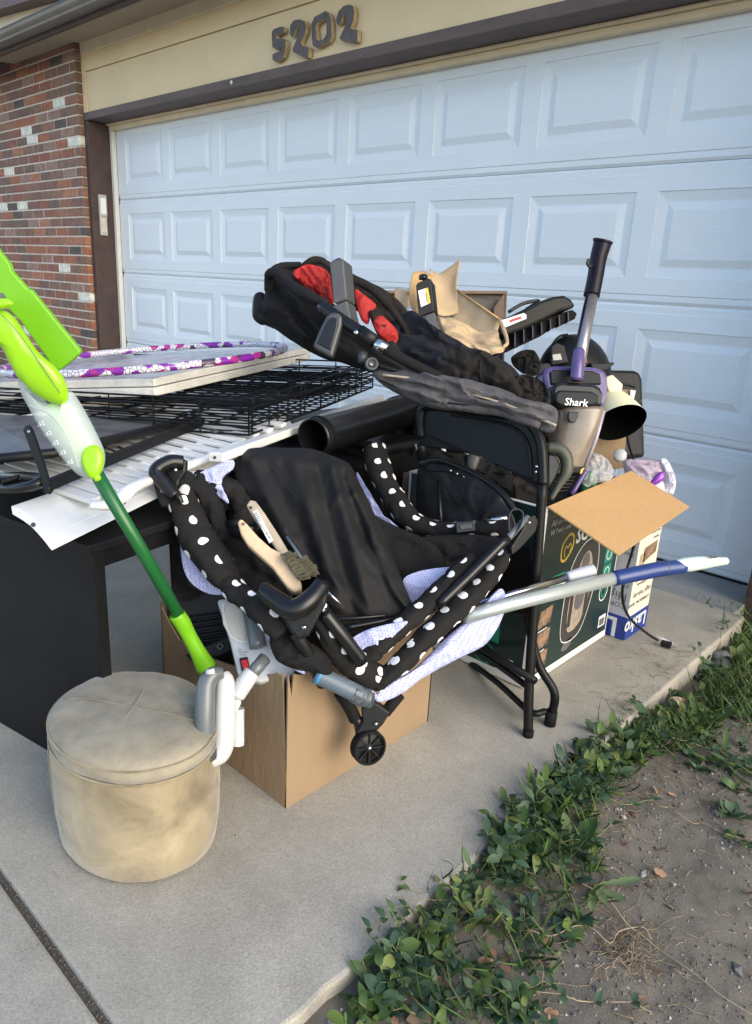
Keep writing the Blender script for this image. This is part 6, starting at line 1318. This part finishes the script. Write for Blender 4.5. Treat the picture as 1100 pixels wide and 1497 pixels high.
# stones, dead leaf, card scrap
def rock(name, px, py, z, sx, sy, sz, m, label, cat, seed, flat=0):
    c = PZ(px, py, z); bm = bmesh.new(); bmesh.ops.create_icosphere(bm, subdivisions=3, radius=1); vv = []
    for q in bm.verts: k = 1+.28*noise.noise(q.co*1.6+V((seed, 0, 0)))+.10*noise.noise(q.co*5+V((seed, 0, 0))); vv.append(c+V((q.co.x*sx*k, q.co.y*sy*k, q.co.z*sz*k)))
    ff = [tuple(x.index for x in f_.verts) for f_ in bm.faces]; bm.free(); return tag(mk(name, vv, ff, m, None, smooth=True), label, cat)
mat('grey_stone', (.13, .13, .125), .85, var=.3, vscale=30, bump=.5, bscale=50)
rock('stone', 1052, 962, -.055, .045, .03, .028, 'grey_stone', 'rough grey stone beside the slab edge under the broad leaves', 'stone', 3)
rock('stone', 667, 1330, -.045, .030, .022, .035, 'grey_stone', 'grey stone in the gap at the broken slab edge', 'stone', 5)
rock('stone', 1023, 1418, -.068, .009, .008, .007, 'pebble', 'pale pebble on bare soil at the lower right', 'pebble', 6)
rock('stone', 1050, 1276, -.068, .007, .006, .004, 'label_white', 'small white pebble lying alone on the bare soil', 'pebble', 8)
dlf = thing('dead_leaf', 'big tan curled dead leaf beside the slab edge', 'dead leaf', PZ(1000, 1032, -.04))
sheet('leaf_blade', [[PZ(975, 1022, -.02), PZ(985, 1036, -.035), PZ(990, 1045, -.05)], [PZ(990, 1018, -.01), PZ(1000, 1030, -.03), PZ(1008, 1042, -.05)], [PZ(1002, 1022, -.035), PZ(1010, 1034, -.045), PZ(1018, 1044, -.055)]], mat('tan_leaf', (.34, .25, .17), .8, var=.3, vscale=60), dlf, .001, wr=.008, wf=50)
dl2 = thing('dead_leaf', 'brown curled dead leaf among the weeds near the bottom edge', 'dead leaf', PZ(710, 1410, -.04))
sheet('leaf_blade', [[PZ(695, 1402, -.02), PZ(700, 1412, -.03), PZ(704, 1422, -.04)], [PZ(708, 1396, -.01), PZ(713, 1408, -.028), PZ(716, 1420, -.04)], [PZ(722, 1404, -.03), PZ(726, 1412, -.035), PZ(724, 1420, -.045)]], mat('brown_leaf', (.20, .12, .08), .8, var=.3, vscale=60), dl2, .001, wr=.008, wf=50)
tag(prism('card_scrap', [PZ(594, 1490, -.03), PZ(602, 1480, -.025), PZ(634, 1481, -.025), PZ(645, 1497, -.03), PZ(620, 1512, -.03)], V((0, 0, -.004)), 'cardboard', None), 'tan cardboard scrap lying in the weeds at the bottom edge', 'cardboard')
fl_ = thing('pink_flower', 'small pink flower head among the weeds by the slab', 'flower', PZ(895, 1122, -.03))
for k in range(9):
    A = Acc(); c = PZ(896, 1122, -.02); A.leaf(c, rdir(.1, 1.2), V((rv.gauss(0, 1), rv.gauss(0, 1), .5)).normalized(), .014, .007); A.out('petal', 'petal_pink', None, fl_)
